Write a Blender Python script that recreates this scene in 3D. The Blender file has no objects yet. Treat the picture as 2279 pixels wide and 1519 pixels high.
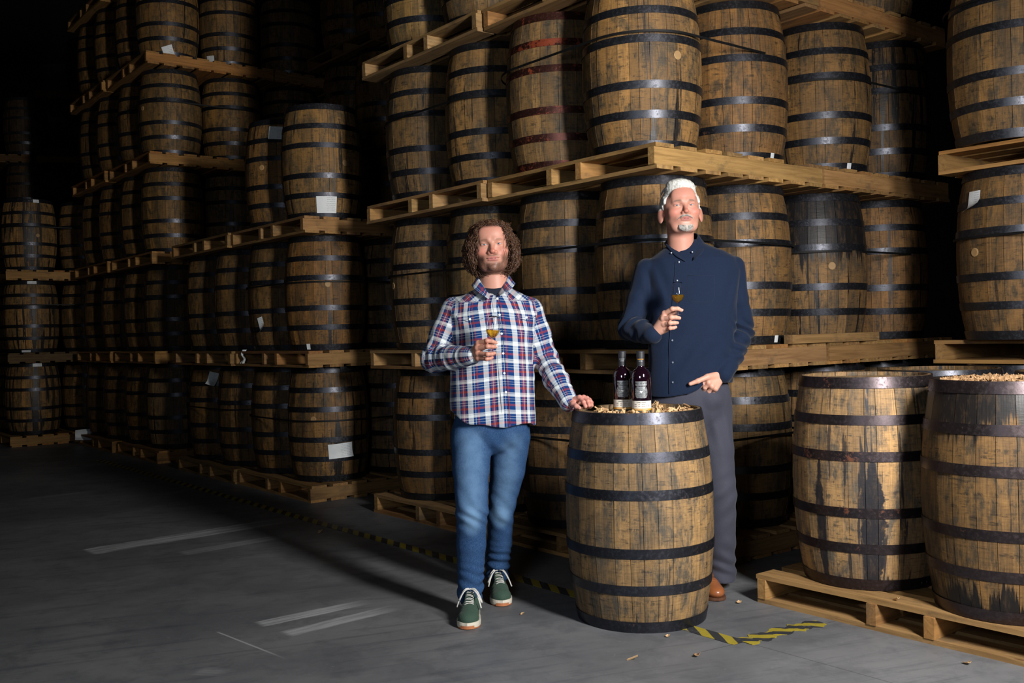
import bpy, bmesh, math, random
import numpy as np
from mathutils import Vector, Matrix, Quaternion

random.seed(7); RNG = np.random.default_rng(7)
SC = bpy.context.scene
COL = SC.collection

# ------------------------------------------------------------------ camera, light, exposure
F_PX, PITCH, ROLL, CAM_H = 2216.0, 0.0088, 0.0246, 1.28      # 35 mm lens, eye height 1.28 m
CX, CY = 1139.5, 759.5
cp, sp_ = math.cos(PITCH), math.sin(PITCH)
cr, sr = math.cos(ROLL), math.sin(ROLL)
fwd = Vector((0, cp, -sp_)); up0 = Vector((0, sp_, cp)); rt0 = Vector((1, 0, 0))
rt = cr*rt0 - sr*up0; up = sr*rt0 + cr*up0
cam = bpy.data.cameras.new('camera'); cam.sensor_width = 36; cam.lens = F_PX/2279*36
cam.clip_end = 100
cam_o = bpy.data.objects.new('camera', cam); COL.objects.link(cam_o)
M4 = Matrix((rt, up, -fwd)).transposed().to_4x4(); M4.translation = (0, 0, CAM_H)
cam_o.matrix_world = M4
SC.camera = cam_o

w = bpy.data.worlds.new('world'); SC.world = w; w.use_nodes = True
w.node_tree.nodes['Background'].inputs[0].default_value = (0.55, 0.68, 1.0, 1)
w.node_tree.nodes['Background'].inputs[1].default_value = 0.006

def area(name, loc, target, size, size_y, power, color=(1, 1, 1), spread=180):
    L = bpy.data.lights.new(name, 'AREA'); L.shape = 'RECTANGLE'; L.size = size; L.size_y = size_y
    L.energy = power; L.color = color; L.spread = math.radians(spread)
    o = bpy.data.objects.new(name, L); COL.objects.link(o)
    o.location = loc; d = Vector(target)-Vector(loc)
    o.rotation_euler = d.to_track_quat('-Z', 'Y').to_euler()
    return o
KEY = area('key_softbox', (2.05, 1.5, 2.2), (0.35, 5.2, 0.75), 0.42, 1.1, 122, (1.0, 0.97, 0.94), 125)
FAR = area('far_fill', (2.10, 1.4, 2.95), (-3.3, 10.3, 4.2), 0.35, 0.45, 15, (1.0, 0.95, 0.88), 48)  # added narrow beam that lifts the far upper barrels
FILL = area('fill_light', (-1.2, -0.6, 1.9), (0.0, 5.0, 0.4), 1.0, 1.0, 25, (0.80, 0.89, 1.0), 140)  # added cool fill to brighten the floor and soften shadows

SC.view_settings.view_transform = 'Standard'; SC.view_settings.look = 'None'
SC.view_settings.gamma = 1; SC.view_settings.use_curve_mapping = False
SC.view_settings.exposure = 0.0

# ------------------------------------------------------------------ helpers
def at(px, py, y=None, h=None):
    """point in the hall seen at photo pixel (px, py), at depth y or at height h"""
    a, b = px-CX, py-CY
    u = cr*a - sr*b; v = sr*a + cr*b
    d = (u/F_PX, 1.0, -v/F_PX)
    d = (d[0], cp*d[1]+sp_*d[2], -sp_*d[1]+cp*d[2])
    t = (h-CAM_H)/d[2] if h is not None else y/d[1]
    return Vector((d[0]*t, d[1]*t, CAM_H+d[2]*t))

# stack grid: all stacks stand on one grid, corner of the central stack is its origin
C0 = np.array([.742, 5.022]); UL = np.array([-.633, .774]); UR = np.array([.788, .615])
GA = math.atan2(UR[1], UR[0])
LV = 1.0465           # one layer: pallet + barrel
PT = 0.13             # pallet thickness
def W(l, r):
    p = C0 + UL*l + UR*r
    return float(p[0]), float(p[1])

def mk(name, verts, faces, mat=None, parent=None, smooth=False, link=True):
    me = bpy.data.meshes.new(name); me.from_pydata([tuple(map(float, v)) for v in verts], [], [tuple(map(int, f)) for f in faces])
    me.update()
    if smooth: me.polygons.foreach_set('use_smooth', [True]*len(me.polygons))
    if mat: me.materials.append(mat)
    if not link: return me
    return ob(name, me, parent)
def ob(name, me, parent=None, loc=None, rot=None):
    o = bpy.data.objects.new(name, me); COL.objects.link(o)
    if parent: o.parent = parent
    if loc is not None: o.location = loc
    if rot is not None: o.rotation_euler = rot
    return o
def empty(name, loc=(0, 0, 0), rotz=0):
    o = bpy.data.objects.new(name, None); COL.objects.link(o); o.empty_display_size = .1
    o.location = loc; o.rotation_euler = (0, 0, rotz); return o
def tag(o, label=None, cat=None, group=None, kind=None):
    if label: o['label'] = label
    if cat: o['category'] = cat
    if group: o['group'] = group
    if kind: o['kind'] = kind
    return o

def box(x0, x1, y0, y1, z0, z1):
    v = [(x0,y0,z0),(x1,y0,z0),(x1,y1,z0),(x0,y1,z0),(x0,y0,z1),(x1,y0,z1),(x1,y1,z1),(x0,y1,z1)]
    f = [(0,3,2,1),(4,5,6,7),(0,1,5,4),(1,2,6,5),(2,3,7,6),(3,0,4,7)]
    return v, f
def join(parts):
    V, Fs = [], []
    for v, f in parts:
        n = len(V); V += [tuple(a) for a in v]; Fs += [tuple(i+n for i in q) for q in f]
    return V, Fs
def lathe(prof, n=32, cap0=False, cap1=False):
    V, Fs = [], []
    for r, z in prof:
        for i in range(n):
            a = 2*math.pi*i/n; V.append((r*math.cos(a), r*math.sin(a), z))
    for j in range(len(prof)-1):
        for i in range(n):
            k = (i+1) % n; Fs.append((j*n+i, j*n+k, (j+1)*n+k, (j+1)*n+i))
    if cap0: Fs.append(tuple(range(n))[::-1])
    if cap1: Fs.append(tuple((len(prof)-1)*n+i for i in range(n)))
    return V, Fs
def tube(pts, rad, n=6, caps=True, flat=None):
    """tube along points; rad scalar or list; flat=(sx) flattens along side axis"""
    pts = [Vector(p) for p in pts]; V, Fs = [], []
    if not hasattr(rad, '__len__'): rad = [rad]*len(pts)
    prev = None
    for i, p in enumerate(pts):
        t = (pts[min(i+1, len(pts)-1)]-pts[max(i-1, 0)])
        if t.length < 1e-9: t = Vector((0, 0, 1))
        t.normalize()
        if prev is None:
            a = Vector((0, 0, 1)) if abs(t.z) < .9 else Vector((1, 0, 0))
            nrm = t.cross(a).normalized()
        else:
            nrm = (prev - t*prev.dot(t))
            nrm = nrm.normalized() if nrm.length > 1e-6 else t.orthogonal().normalized()
        prev = nrm; b = t.cross(nrm)
        fx = 1 if flat is None else flat
        for k in range(n):
            an = 2*math.pi*k/n
            V.append(p + nrm*(math.cos(an)*rad[i]) + b*(math.sin(an)*rad[i]*fx))
    for j in range(len(pts)-1):
        for k in range(n):
            m = (k+1) % n; Fs.append((j*n+k, j*n+m, (j+1)*n+m, (j+1)*n+k))
    if caps:
        Fs.append(tuple(range(n))[::-1]); Fs.append(tuple((len(pts)-1)*n+k for k in range(n)))
    return V, Fs

# ------------------------------------------------------------------ materials
class NT:
    def __init__(s, name):
        s.m = bpy.data.materials.new(name); s.m.use_nodes = True
        s.t = s.m.node_tree; s.b = s.t.nodes['Principled BSDF']
    def n(s, typ, **kw):
        nd = s.t.nodes.new(typ)
        for k, v in kw.items():
            if k == 'ins':
                for kk, vv in v.items():
                    if isinstance(vv, tuple) and len(vv) == 2 and hasattr(vv[0], 'outputs'):
                        s.t.links.new(vv[0].outputs[vv[1]], nd.inputs[kk])
                    elif hasattr(vv, 'outputs'): s.t.links.new(vv.outputs[0], nd.inputs[kk])
                    elif isinstance(vv, bpy.types.NodeSocket): s.t.links.new(vv, nd.inputs[kk])
                    else: nd.inputs[kk].default_value = vv
            else: setattr(nd, k, v)
        return nd
    def math(s, op, a, b=0.0, c=None, clamp=False):
        ins = {0: a, 1: b}
        if c is not None: ins[2] = c
        return s.n('ShaderNodeMath', operation=op, use_clamp=clamp, ins=ins).outputs[0]
    def noise(s, vec, scale, detail=3, rough=.55, dist=0.0):
        return s.n('ShaderNodeTexNoise', ins={'Vector': vec, 'Scale': scale, 'Detail': detail, 'Roughness': rough, 'Distortion': dist}).outputs['Fac']
    def ramp(s, fac, stops, interp='LINEAR'):
        r = s.n('ShaderNodeValToRGB', ins={'Fac': fac}); e = r.color_ramp; e.interpolation = interp
        while len(e.elements) > 1: e.elements.remove(e.elements[0])
        for i, (p, c) in enumerate(stops):
            el = e.elements[0] if i == 0 else e.elements.new(p)
            el.position = p; el.color = (*c, 1) if hasattr(c, '__len__') else (c, c, c, 1)
        return r.outputs[0]
    def sstep(s, x, a, b):
        return s.n('ShaderNodeMapRange', interpolation_type='SMOOTHSTEP', ins={'Value': x, 'From Min': a, 'From Max': b}).outputs[0]
    def mix(s, f, a, b, mode='MIX'):
        nd = s.n('ShaderNodeMix', data_type='RGBA', blend_type=mode)
        for idx, v in ((0, f), (6, a), (7, b)):
            if isinstance(v, bpy.types.NodeSocket): s.t.links.new(v, nd.inputs[idx])
            else: nd.inputs[idx].default_value = (*v, 1) if (hasattr(v, '__len__') and len(v) == 3) else v
        return nd.outputs[2]
    def comb(s, x, y, z):
        return s.n('ShaderNodeCombineXYZ', ins={0: x, 1: y, 2: z}).outputs[0]
    def set(s, **kw):
        names = {'base': 'Base Color', 'rough': 'Roughness', 'metal': 'Metallic', 'spec': 'Specular IOR Level', 'normal': 'Normal',
                 'trans': 'Transmission Weight', 'ior': 'IOR', 'sss': 'Subsurface Weight', 'sheen': 'Sheen Weight', 'coat': 'Coat Weight'}
        for k, v in kw.items():
            i = s.b.inputs[names[k]]
            if isinstance(v, bpy.types.NodeSocket): s.t.links.new(v, i)
            else: i.default_value = (*v, 1) if (hasattr(v, '__len__') and len(v) == 3) else v
        return s
    def bump(s, h, strength=.3, dist=.002):
        return s.n('ShaderNodeBump', ins={'Height': h, 'Strength': strength, 'Distance': dist}).outputs[0]

def simple(name, col, rough=.6, metal=0, spec=.5, **kw):
    n = NT(name); n.set(base=col, rough=rough, metal=metal, spec=spec, **kw); return n.m

def wood_barrel():
    n = NT('barrel_oak')
    tc = n.n('ShaderNodeTexCoord'); oi = n.n('ShaderNodeObjectInfo')
    sx = n.n('ShaderNodeSeparateXYZ', ins={0: (tc, 'Object')})
    lo = n.n('ShaderNodeSeparateXYZ', ins={0: (oi, 'Location')})
    th = n.math('ARCTAN2', sx.outputs[1], sx.outputs[0])
    off = n.math('MULTIPLY', n.math('ADD', lo.outputs[0], n.math('MULTIPLY', lo.outputs[2], 3.3)), 7.3)
    cs = n.math('COSINE', th); sn = n.math('SINE', th); z = sx.outputs[2]
    # wrap-free cylinder coordinates
    def cyl(k, kz): return n.comb(n.math('ADD', n.math('MULTIPLY', cs, k), off), n.math('MULTIPLY', sn, k), n.math('MULTIPLY', z, kz))
    grain = n.noise(cyl(45, 2.2), 1.0, 4, .65)
    saw = n.noise(n.comb(n.math('ADD', n.math('MULTIPLY', cs, 3.0), off), n.math('MULTIPLY', sn, 3.0), n.math('MULTIPLY', z, 60)), 1.0, 3, .7)
    patch = n.noise(cyl(2.6, 4.5), 1.0, 4, .6, .6)
    fine = n.noise(cyl(12, 14), 1.0, 5, .7)
    drip = n.noise(cyl(6.5, 1.1), 1.0, 4, .65, .3)
    amt = oi.outputs['Alpha']
    base = n.mix(n.sstep(patch, .35, .62), (.225, .132, .050), (.115, .072, .035))
    base = n.mix(n.sstep(grain, .30, .70), base, n.mix(.5, base, (.30, .19, .085)))
    rnd = oi.outputs['Random']
    tint = n.ramp(rnd, [(0, (.62, .60, .58)), (.3, (.85, .82, .78)), (.6, (1.0, .96, .90)), (.85, (1.12, 1.05, .92)), (1, (.74, .72, .70))])
    base = n.mix(1.0, base, tint, 'MULTIPLY')
    grey = n.math('MULTIPLY', n.sstep(n.noise(cyl(4.2, 5.0), 1.0, 6, .72, .5), .43, .60), n.math('MULTIPLY_ADD', n.sstep(fine, .36, .58), .75, .15))
    base = n.mix(grey, base, (.052, .045, .033))
    sawm = n.math('MULTIPLY', n.sstep(saw, .53, .64), n.math('MULTIPLY', n.sstep(fine, .44, .56), .75))
    base = n.mix(sawm, base, (.03, .024, .017))
    hl = n.noise(n.comb(n.math('ADD', n.math('MULTIPLY', cs, 6.0), off), n.math('MULTIPLY', sn, 6.0), n.math('MULTIPLY', z, 150)), 1.0, 4, .75)
    hv = n.noise(cyl(110, 7), 1.0, 3, .7)
    base = n.mix(1.0, base, n.ramp(hl, [(.30, .70), (.48, 1.0), (.70, 1.2)]), 'MULTIPLY')
    base = n.mix(1.0, base, n.ramp(hv, [(.32, .78), (.50, 1.0), (.70, 1.16)]), 'MULTIPLY')
    black = n.math('MULTIPLY', n.sstep(drip, n.math('MULTIPLY_ADD', amt, -.13, .645), n.math('MULTIPLY_ADD', amt, -.13, .685)), n.sstep(fine, .30, .46))
    black = n.math('MULTIPLY', black, n.math('MULTIPLY_ADD', amt, 1.2, .5), clamp=True)
    big = n.math('MULTIPLY', n.sstep(n.noise(cyl(1.7, .5), 1.0, 5, .65, .4), n.math('MULTIPLY_ADD', amt, -.55, 1.02), n.math('MULTIPLY_ADD', amt, -.55, 1.10)), .95)
    base = n.mix(black, base, (.014, .013, .014))
    base = n.mix(big, base, (.020, .018, .017))
    # soaked zones and long drips that belong to single barrels (object properties)
    ap = lambda nm: n.n('ShaderNodeAttribute', attribute_type='OBJECT', attribute_name=nm).outputs['Fac']
    rag = n.math('MULTIPLY', n.math('SUBTRACT', n.noise(cyl(9, 1.6), 1.0, 5, .7), .5), .9)
    hi_ = n.math('ADD', z, n.math('MULTIPLY', rag, .55)); st, sl = ap('soak_top'), ap('soak_low')
    soak = n.math('MULTIPLY', n.sstep(hi_, st, n.math('ADD', st, .05)), n.math('GREATER_THAN', st, .001))
    soak = n.math('MAXIMUM', soak, n.sstep(n.math('SUBTRACT', sl, hi_), 0.0, .03))
    for nm in 'ab':
        a_, z_, w_ = ap('drip_'+nm), ap('drip_z'+nm), ap('drip_w'+nm)
        cd = n.math('COSINE', n.math('SUBTRACT', th, a_)); dist = n.math('SQRT', n.math('MAXIMUM', n.math('MULTIPLY_ADD', cd, -2.0, 2.0), 0.0))
        ww = n.math('MULTIPLY', w_, n.math('MULTIPLY_ADD', n.noise(cyl(1, 9), 1.0, 4, .7), 2.2, -.25))
        ww = n.math('MULTIPLY', ww, n.sstep(n.math('SUBTRACT', z_, z), 0.0, .30))
        m_ = n.math('MULTIPLY', n.sstep(n.math('SUBTRACT', ww, n.math('ADD', dist, n.math('MULTIPLY', rag, .05))), -.012, .012), n.math('GREATER_THAN', w_, .001))
        soak = n.math('MAXIMUM', soak, m_)
    soak = n.math('MULTIPLY', soak, n.math('MULTIPLY_ADD', n.sstep(fine, .3, .55), .18, .82), clamp=True)
    base = n.mix(soak, base, (.013, .012, .013))
    base = n.mix(1.0, base, oi.outputs['Color'], 'MULTIPLY')
    wet = n.math('MAXIMUM', n.math('MAXIMUM', black, big), soak)
    bh = n.math('ADD', n.math('MULTIPLY', grain, .6), n.math('MULTIPLY', saw, .7))
    n.set(base=base, rough=n.math('MULTIPLY_ADD', wet, -.22, .66), spec=.35, normal=n.bump(bh, .5, .0022))
    return n.m
def hoop_mat():
    n = NT('hoop_steel')
    tc = n.n('ShaderNodeTexCoord'); oi = n.n('ShaderNodeObjectInfo')
    v = n.n('ShaderNodeVectorMath', operation='ADD', ins={0: (tc, 'Object'), 1: (oi, 'Location')}).outputs[0]
    rust = n.noise(v, 9, 6, .72); fl = n.noise(v, 60, 5, .7)
    amt = oi.outputs['Alpha']
    rm = n.sstep(n.math('ADD', rust, n.math('MULTIPLY', n.math('SUBTRACT', fl, .5), .5)), n.math('MULTIPLY_ADD', amt, -.45, .86), n.math('MULTIPLY_ADD', amt, -.45, .96))
    base = n.mix(fl, (.022, .023, .028), (.075, .078, .092))
    base = n.mix(rm, base, n.mix(fl, (.045, .022, .015), (.15, .062, .022)))
    base = n.mix(1.0, base, oi.outputs['Color'], 'MULTIPLY')
    n.set(base=base, metal=n.math('MULTIPLY_ADD', rm, -.6, .85), rough=n.math('MULTIPLY_ADD', n.math('MAXIMUM', rm, n.sstep(fl, .45, .7)), .20, .36),
          spec=.6, normal=n.bump(fl, .25, .0012))
    return n.m
def pallet_mat():
    n = NT('pallet_pine')
    tc = n.n('ShaderNodeTexCoord'); oi = n.n('ShaderNodeObjectInfo')
    rnd = oi.outputs['Random']
    sx = n.n('ShaderNodeSeparateXYZ', ins={0: (tc, 'Object')})
    o = n.math('MULTIPLY', rnd, 37.0)
    def v(a, b, c): return n.comb(n.math('MULTIPLY_ADD', sx.outputs[0], a, o), n.math('MULTIPLY', sx.outputs[1], b), n.math('MULTIPLY', sx.outputs[2], c))
    g = n.noise(v(2.2, 38, 38), 1.0, 5, .62, .7)       # grain along local x
    d = n.noise(v(5, 9, 9), 1.0, 5, .7)
    knot = n.n('ShaderNodeTexVoronoi', ins={'Vector': v(3.1, 9, 5), 'Scale': 1.0}).outputs['Distance']
    base = n.mix(n.sstep(g, .35, .68), (.36, .240, .118), (.22, .138, .064))
    tint = n.ramp(rnd, [(0, (.70, .66, .60)), (.25, (1.0, .93, .80)), (.5, (.88, .82, .74)), (.75, (1.1, 1.0, .82)), (.92, (.95, .72, .52)), (1, (.6, .56, .5))])
    base = n.mix(1.0, base, tint, 'MULTIPLY')
    base = n.mix(n.math('MULTIPLY', n.sstep(d, .52, .68), .55), base, (.10, .075, .05))
    base = n.mix(n.sstep(knot, .10, .05), base, (.13, .065, .028))
    base = n.mix(1.0, base, oi.outputs['Color'], 'MULTIPLY')
    n.set(base=base, rough=.78, spec=.25, normal=n.bump(n.math('ADD', g, d), .5, .0015))
    return n.m
def head_wood():
    n = NT('barrel_head_oak')
    tc = n.n('ShaderNodeTexCoord'); oi = n.n('ShaderNodeObjectInfo')
    mp = n.n('ShaderNodeMapping', ins={'Vector': (tc, 'Object'), 'Scale': (3, 40, 3)})
    g = n.noise(mp.outputs[0], 1.0, 5, .65); d = n.noise(tc.outputs['Object'], 9, 5, .7)
    base = n.mix(n.sstep(g, .3, .7), (.36, .24, .12), (.20, .135, .07))
    base = n.mix(n.math('MULTIPLY', n.sstep(d, .5, .66), .7), base, (.06, .05, .04))
    base = n.mix(1.0, base, oi.outputs['Color'], 'MULTIPLY')
    n.set(base=base, rough=.7, spec=.3, normal=n.bump(g, .4, .0015)); return n.m
MO = wood_barrel(); MH = hoop_mat(); MP = pallet_mat(); MHD = head_wood()
def vegetal_bung():
    n = NT('bung_poplar'); tc = n.n('ShaderNodeTexCoord')
    g = n.noise(n.n('ShaderNodeMapping', ins={'Vector': (tc, 'Object'), 'Scale': (60, 6, 60)}).outputs[0], 1.0, 3)
    n.set(base=n.mix(g, (.24, .125, .045), (.44, .29, .13)), rough=.6); return n.m
MB_ = vegetal_bung()
def paper_mat(name, dark=(.30, .32, .34)):
    n = NT(name); tc = n.n('ShaderNodeTexCoord')
    sx = n.n('ShaderNodeSeparateXYZ', ins={0: (tc, 'UV')})
    row = n.math('FRACT', n.math('MULTIPLY', sx.outputs[1], 9.0))
    ln = n.math('MULTIPLY', n.math('LESS_THAN', row, .35), n.math('GREATER_THAN', n.noise(n.comb(n.math('MULTIPLY', sx.outputs[0], 30), n.math('FLOOR', n.math('MULTIPLY', sx.outputs[1], 9.0)), 0), 1.0, 1), .47))
    m = n.math('MULTIPLY', ln, n.math('MULTIPLY', n.math('GREATER_THAN', sx.outputs[0], .5), n.math('LESS_THAN', sx.outputs[0], .93)))
    m = n.math('MULTIPLY', m, n.math('GREATER_THAN', sx.outputs[1], .12))
    cr_ = n.noise(tc.outputs['Object'], 30, 4)
    base = n.mix(n.math('MULTIPLY', m, .7), n.mix(cr_, (.62, .66, .68), (.80, .83, .84)), dark)
    n.set(base=base, rough=.55, normal=n.bump(cr_, .3, .003)); return n.m
MPAP = paper_mat('paper_label')
MBLK = simple('black_strap', (.004, .004, .0045), .6, 0, .3)

# floor
def floor_mat():
    n = NT('polished_concrete')
    tc = n.n('ShaderNodeTexCoord'); P = tc.outputs['Object']
    sx = n.n('ShaderNodeSeparateXYZ', ins={0: P}); X, Y = sx.outputs[0], sx.outputs[1]
    big = n.noise(P, .9, 6, .62, .4); mid = n.noise(P, 5, 6, .7, .3); fine = n.noise(P, 42, 5, .7)
    # forklift swirls: noise stretched along the aisle
    a = math.atan2(.774, -.633); ca, sa = math.cos(a), math.sin(a)
    def rot(x0, y0, ang):
        c, s = math.cos(ang), math.sin(ang)
        dx = n.math('SUBTRACT', X, x0); dy = n.math('SUBTRACT', Y, y0)
        return (n.math('ADD', n.math('MULTIPLY', dx, c), n.math('MULTIPLY', dy, s)),
                n.math('SUBTRACT', n.math('MULTIPLY', dy, c), n.math('MULTIPLY', dx, s)))
    u, v = rot(0, 0, .35)
    sw = n.noise(n.comb(n.math('MULTIPLY', u, 1.3), n.math('MULTIPLY', v, 16), 0), 1.0, 5, .7, .5)
    base = n.mix(n.sstep(big, .3, .7), (.098, .103, .112), (.180, .184, .190))
    base = n.mix(n.math('MULTIPLY', n.sstep(mid, .45, .7), .5), base, (.066, .069, .077))
    base = n.mix(n.math('MULTIPLY', n.sstep(sw, .50, .72), .50), base, (.052, .057, .068))
    base = n.mix(n.math('MULTIPLY', n.sstep(fine, .60, .72), .40), base, (.26, .26, .27))
    def streak(p0, p1, half, strength, freq=22, lo=.36, hi=.62):
        L = math.hypot(p1[0]-p0[0], p1[1]-p0[1]); ang = math.atan2(p1[1]-p0[1], p1[0]-p0[0])
        uu, vv = rot(p0[0], p0[1], ang)
        e = n.math('MULTIPLY', n.sstep(uu, 0, .04), n.sstep(uu, L, L*.55))
        av = n.math('ABSOLUTE', n.math('ADD', vv, n.math('MULTIPLY', n.math('SUBTRACT', n.noise(P, 7, 3), .5), half*.5)))
        e = n.math('MULTIPLY', e, n.sstep(av, half, half*.75))
        nn = n.noise(n.comb(n.math('MULTIPLY', uu, 1.5), n.math('MULTIPLY', vv, freq), 3), 1.0, 4, .65)
        e = n.math('MULTIPLY', e, n.math('MULTIPLY_ADD', n.sstep(nn, lo, hi), .75, .25))
        return n.math('MULTIPLY', e, strength)
    g = lambda px, py: at(px, py, h=0)[:2]
    for st in (streak(g(190, 1228), g(690, 1148), .115, .95), streak(g(570, 1390), g(830, 1335), .055, .95, 30),
               streak(g(630, 1412), g(900, 1346), .055, .80, 12), streak(g(480, 1404), g(648, 1470), .006, .6, 5, .1, .3),
               streak(g(430, 1492), g(520, 1496), .05, .25), streak(g(60, 1110), g(240, 1088), .05, .22),
               streak(g(400, 1232), g(700, 1180), .07, .35)):
        base = n.mix(st, base, (.44, .45, .46))
    # saw-cut slab joints
    for (q0, q1) in (((1655, 1427), (1900, 1495)), ((1560, 1450), (1660, 1427))):
        p0, p1 = g(*q0), g(*q1); ang = math.atan2(p1[1]-p0[1], p1[0]-p0[0]); uu, vv = rot(p0[0], p0[1], ang)
        j = n.sstep(n.math('ABSOLUTE', vv), .0035, .0015)
        j = n.math('MULTIPLY', j, n.math('GREATER_THAN', uu, 0.0))
        base = n.mix(n.math('MULTIPLY', j, .55), base, (.03, .03, .03))
    n.set(base=base, rough=n.math('MULTIPLY_ADD', mid, .25, .42), spec=.4, normal=n.bump(n.math('ADD', fine, mid), .15, .002))
    return n.m
def struct(name, v, f, m):
    o = mk(name, v, f, m); o['kind'] = 'structure'; return o
struct('floor', *box(-16, 12, -7, 26, -.2, 0), floor_mat())
def dark_mat(name, col):
    n = NT(name); tc = n.n('ShaderNodeTexCoord')
    n.set(base=n.mix(n.noise(tc.outputs['Object'], 2, 4), col, tuple(c*.6 for c in col)), rough=.9); return n.m
MW = dark_mat('dark_wall_paint', (.05, .05, .052))
struct('ceiling', *box(-16, 12, -7, 26, 8.5, 8.7), dark_mat('dark_ceiling', (.04, .04, .042)))
struct('wall_back', *box(-16, 12, 25.8, 26, 0, 8.5), MW)
struct('wall_left', *box(-16, -15.8, -7, 25.8, 0, 8.5), MW)
struct('wall_right', *box(11.8, 12, -7, 25.8, 0, 8.5), MW)
struct('wall_front', *box(-15.8, 11.8, -7, -6.8, 0, 8.5), MW)
# ------------------------------------------------------------------ barrels
R_END, R_BIL = .283, .329
def prof(t):            # t 0..1 along the height
    q = 2*t-1
    return R_END + (R_BIL-R_END)*(1-abs(q)**2.1)
HOOPS = [(.000, .052), (.176, .222), (.345, .391), (.609, .655), (.778, .824), (.948, 1.0)]
THK = .024
def stave_mesh(name, a0, a1, hgt, segs, dr):
    V, Fs = [], []; cols = 3
    g = .0011/R_BIL*1.0
    aa = [a0+g, (a0+a1)/2, a1-g]
    for j in range(segs+1):
        t = j/segs; r = prof(t)+dr; z = t*hgt
        edge = (j in (0, segs))
        ro = r-(.004 if edge else 0)
        zz = z
        for a in aa: V.append((ro*math.cos(a), ro*math.sin(a), zz))
        ri = r-THK+(.010 if edge else 0)
        for a in (aa[2], aa[0]): V.append((ri*math.cos(a), ri*math.sin(a), zz))
    for j in range(segs):
        b = j*5; c = b+5
        for k in range(5):
            m = (k+1) % 5
            Fs.append((b+k, b+m, c+m, c+k))
    Fs.append((4, 3, 2, 1, 0)); e = segs*5; Fs.append((e, e+1, e+2, e+3, e+4))
    me = mk(name, V, Fs, MO, link=False)
    sm = [False]*len(me.polygons)
    for i in range(segs*5):
        if i % 5 in (0, 1): sm[i] = True
    me.polygons.foreach_set('use_smooth', sm)
    # keep the stave's long edges crisp
    at_ = me.attributes.new('sharp_edge', 'BOOLEAN', 'EDGE')
    vals = []
    for ed in me.edges:
        v0, v1 = ed.vertices; vals.append(not (v0 % 5 in (0, 1, 2) and v1 % 5 in (0, 1, 2) and (v0//5 != v1//5 or True) and not (v0//5 != v1//5 and v0 % 5 in (0, 2))))
    at_.data.foreach_set('value', vals)
    return me
def hoop_mesh(name, t0, t1, hgt, n, lap):
    """steel hoop following the bulge, with an overlapped riveted end at angle lap"""
    pr = []
    for i in range(3):
        t = t0+(t1-t0)*i/2; pr.append((prof(t)+.0035, t*hgt))
    outer = pr; inner = [(r-.004, z) for r, z in pr][::-1]
    loop = outer+inner
    V, Fs = [], []
    for r, z in loop:
        for i in range(n):
            a = 2*math.pi*i/n; V.append((r*math.cos(a), r*math.sin(a), z))
    k = len(loop)
    for j in range(k):
        for i in range(n):
            m = (i+1) % n; j2 = (j+1) % k
            Fs.append((j*n+i, j*n+m, j2*n+m, j2*n+i))
    parts = [(V, Fs)]
    # overlap plate
    pv, pf = [], []
    da = .13
    for j, (r, z) in enumerate(outer):
        for i in range(5):
            a = lap-da+2*da*i/4; pv.append(((r+.0016)*math.cos(a), (r+.0016)*math.sin(a), z))
    for j in range(2):
        for i in range(4): q = j*5+i; pf.append((q, q+1, q+6, q+5))
    parts.append((pv, pf))
    zc = (t0+t1)/2*hgt; rc = prof((t0+t1)/2)+.0045
    for s in (-.055, .055):
        a = lap+s; dome, df = [], []
        c = Vector((rc*math.cos(a), rc*math.sin(a), zc)); nn = Vector((math.cos(a), math.sin(a), 0)); tt = Vector((-math.sin(a), math.cos(a), 0)); uu = Vector((0, 0, 1))
        for (rr, hh) in ((.0065, 0), (.0045, .003)):
            for q in range(6):
                b = q*math.pi/3; dome.append(c+nn*hh+(tt*math.cos(b)+uu*math.sin(b))*rr)
        for q in range(6): df.append((q, (q+1) % 6, 6+(q+1) % 6, 6+q))
        df.append(tuple(range(6, 12))); parts.append((dome, df))
    v, f = join(parts)
    me = mk(name, v, f, MH, link=False)
    me.polygons.foreach_set('use_smooth', [i < 2*n for i in range(len(me.polygons))])
    ring = lambda i: i//n if i < 6*n else -1
    A = me.attributes.new('sharp_edge', 'BOOLEAN', 'EDGE')
    A.data.foreach_set('value', [(ring(e.vertices[0]) == ring(e.vertices[1]) and ring(e.vertices[0]) in (0, 2)) for e in me.edges])
    return me
def head_boards(hgt, n=7):
    """planks of the barrel head, recessed below the chime"""
    out = []; r = R_END-THK+.001; z = hgt-.018
    xs = np.linspace(-r, r, n+1)
    for i in range(n):
        x0, x1 = xs[i]+.0008, xs[i+1]-.0008; m = 6
        top = [(x, math.sqrt(max(0, r*r-x*x))) for x in np.linspace(x0, x1, m)]
        poly = top+[(x, -y) for x, y in top[::-1]]
        k = len(poly)
        V = [(x, y, z) for x, y in poly]+[(x, y, z-.02) for x, y in poly]
        Fs = [tuple(range(k))[::-1], tuple(range(k, 2*k))]+[(q, (q+1) % k, k+(q+1) % k, k+q) for q in range(k)]
        out.append(mk('head_board', V, Fs, MHD, link=False))
    return out
def disc_mesh(hgt):
    r = R_END-THK+.001; n = 20; z = hgt-.018
    V = [(r*math.cos(2*math.pi*i/n), r*math.sin(2*math.pi*i/n), z) for i in range(n)]+[(r*math.cos(2*math.pi*i/n), r*math.sin(2*math.pi*i/n), z-.02) for i in range(n)]
    Fs = [tuple(range(n)), tuple(range(n, 2*n))[::-1]]+[(i, n+i, n+(i+1) % n, (i+1) % n) for i in range(n)]
    return mk('head', V, Fs, MHD, link=False)
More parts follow.
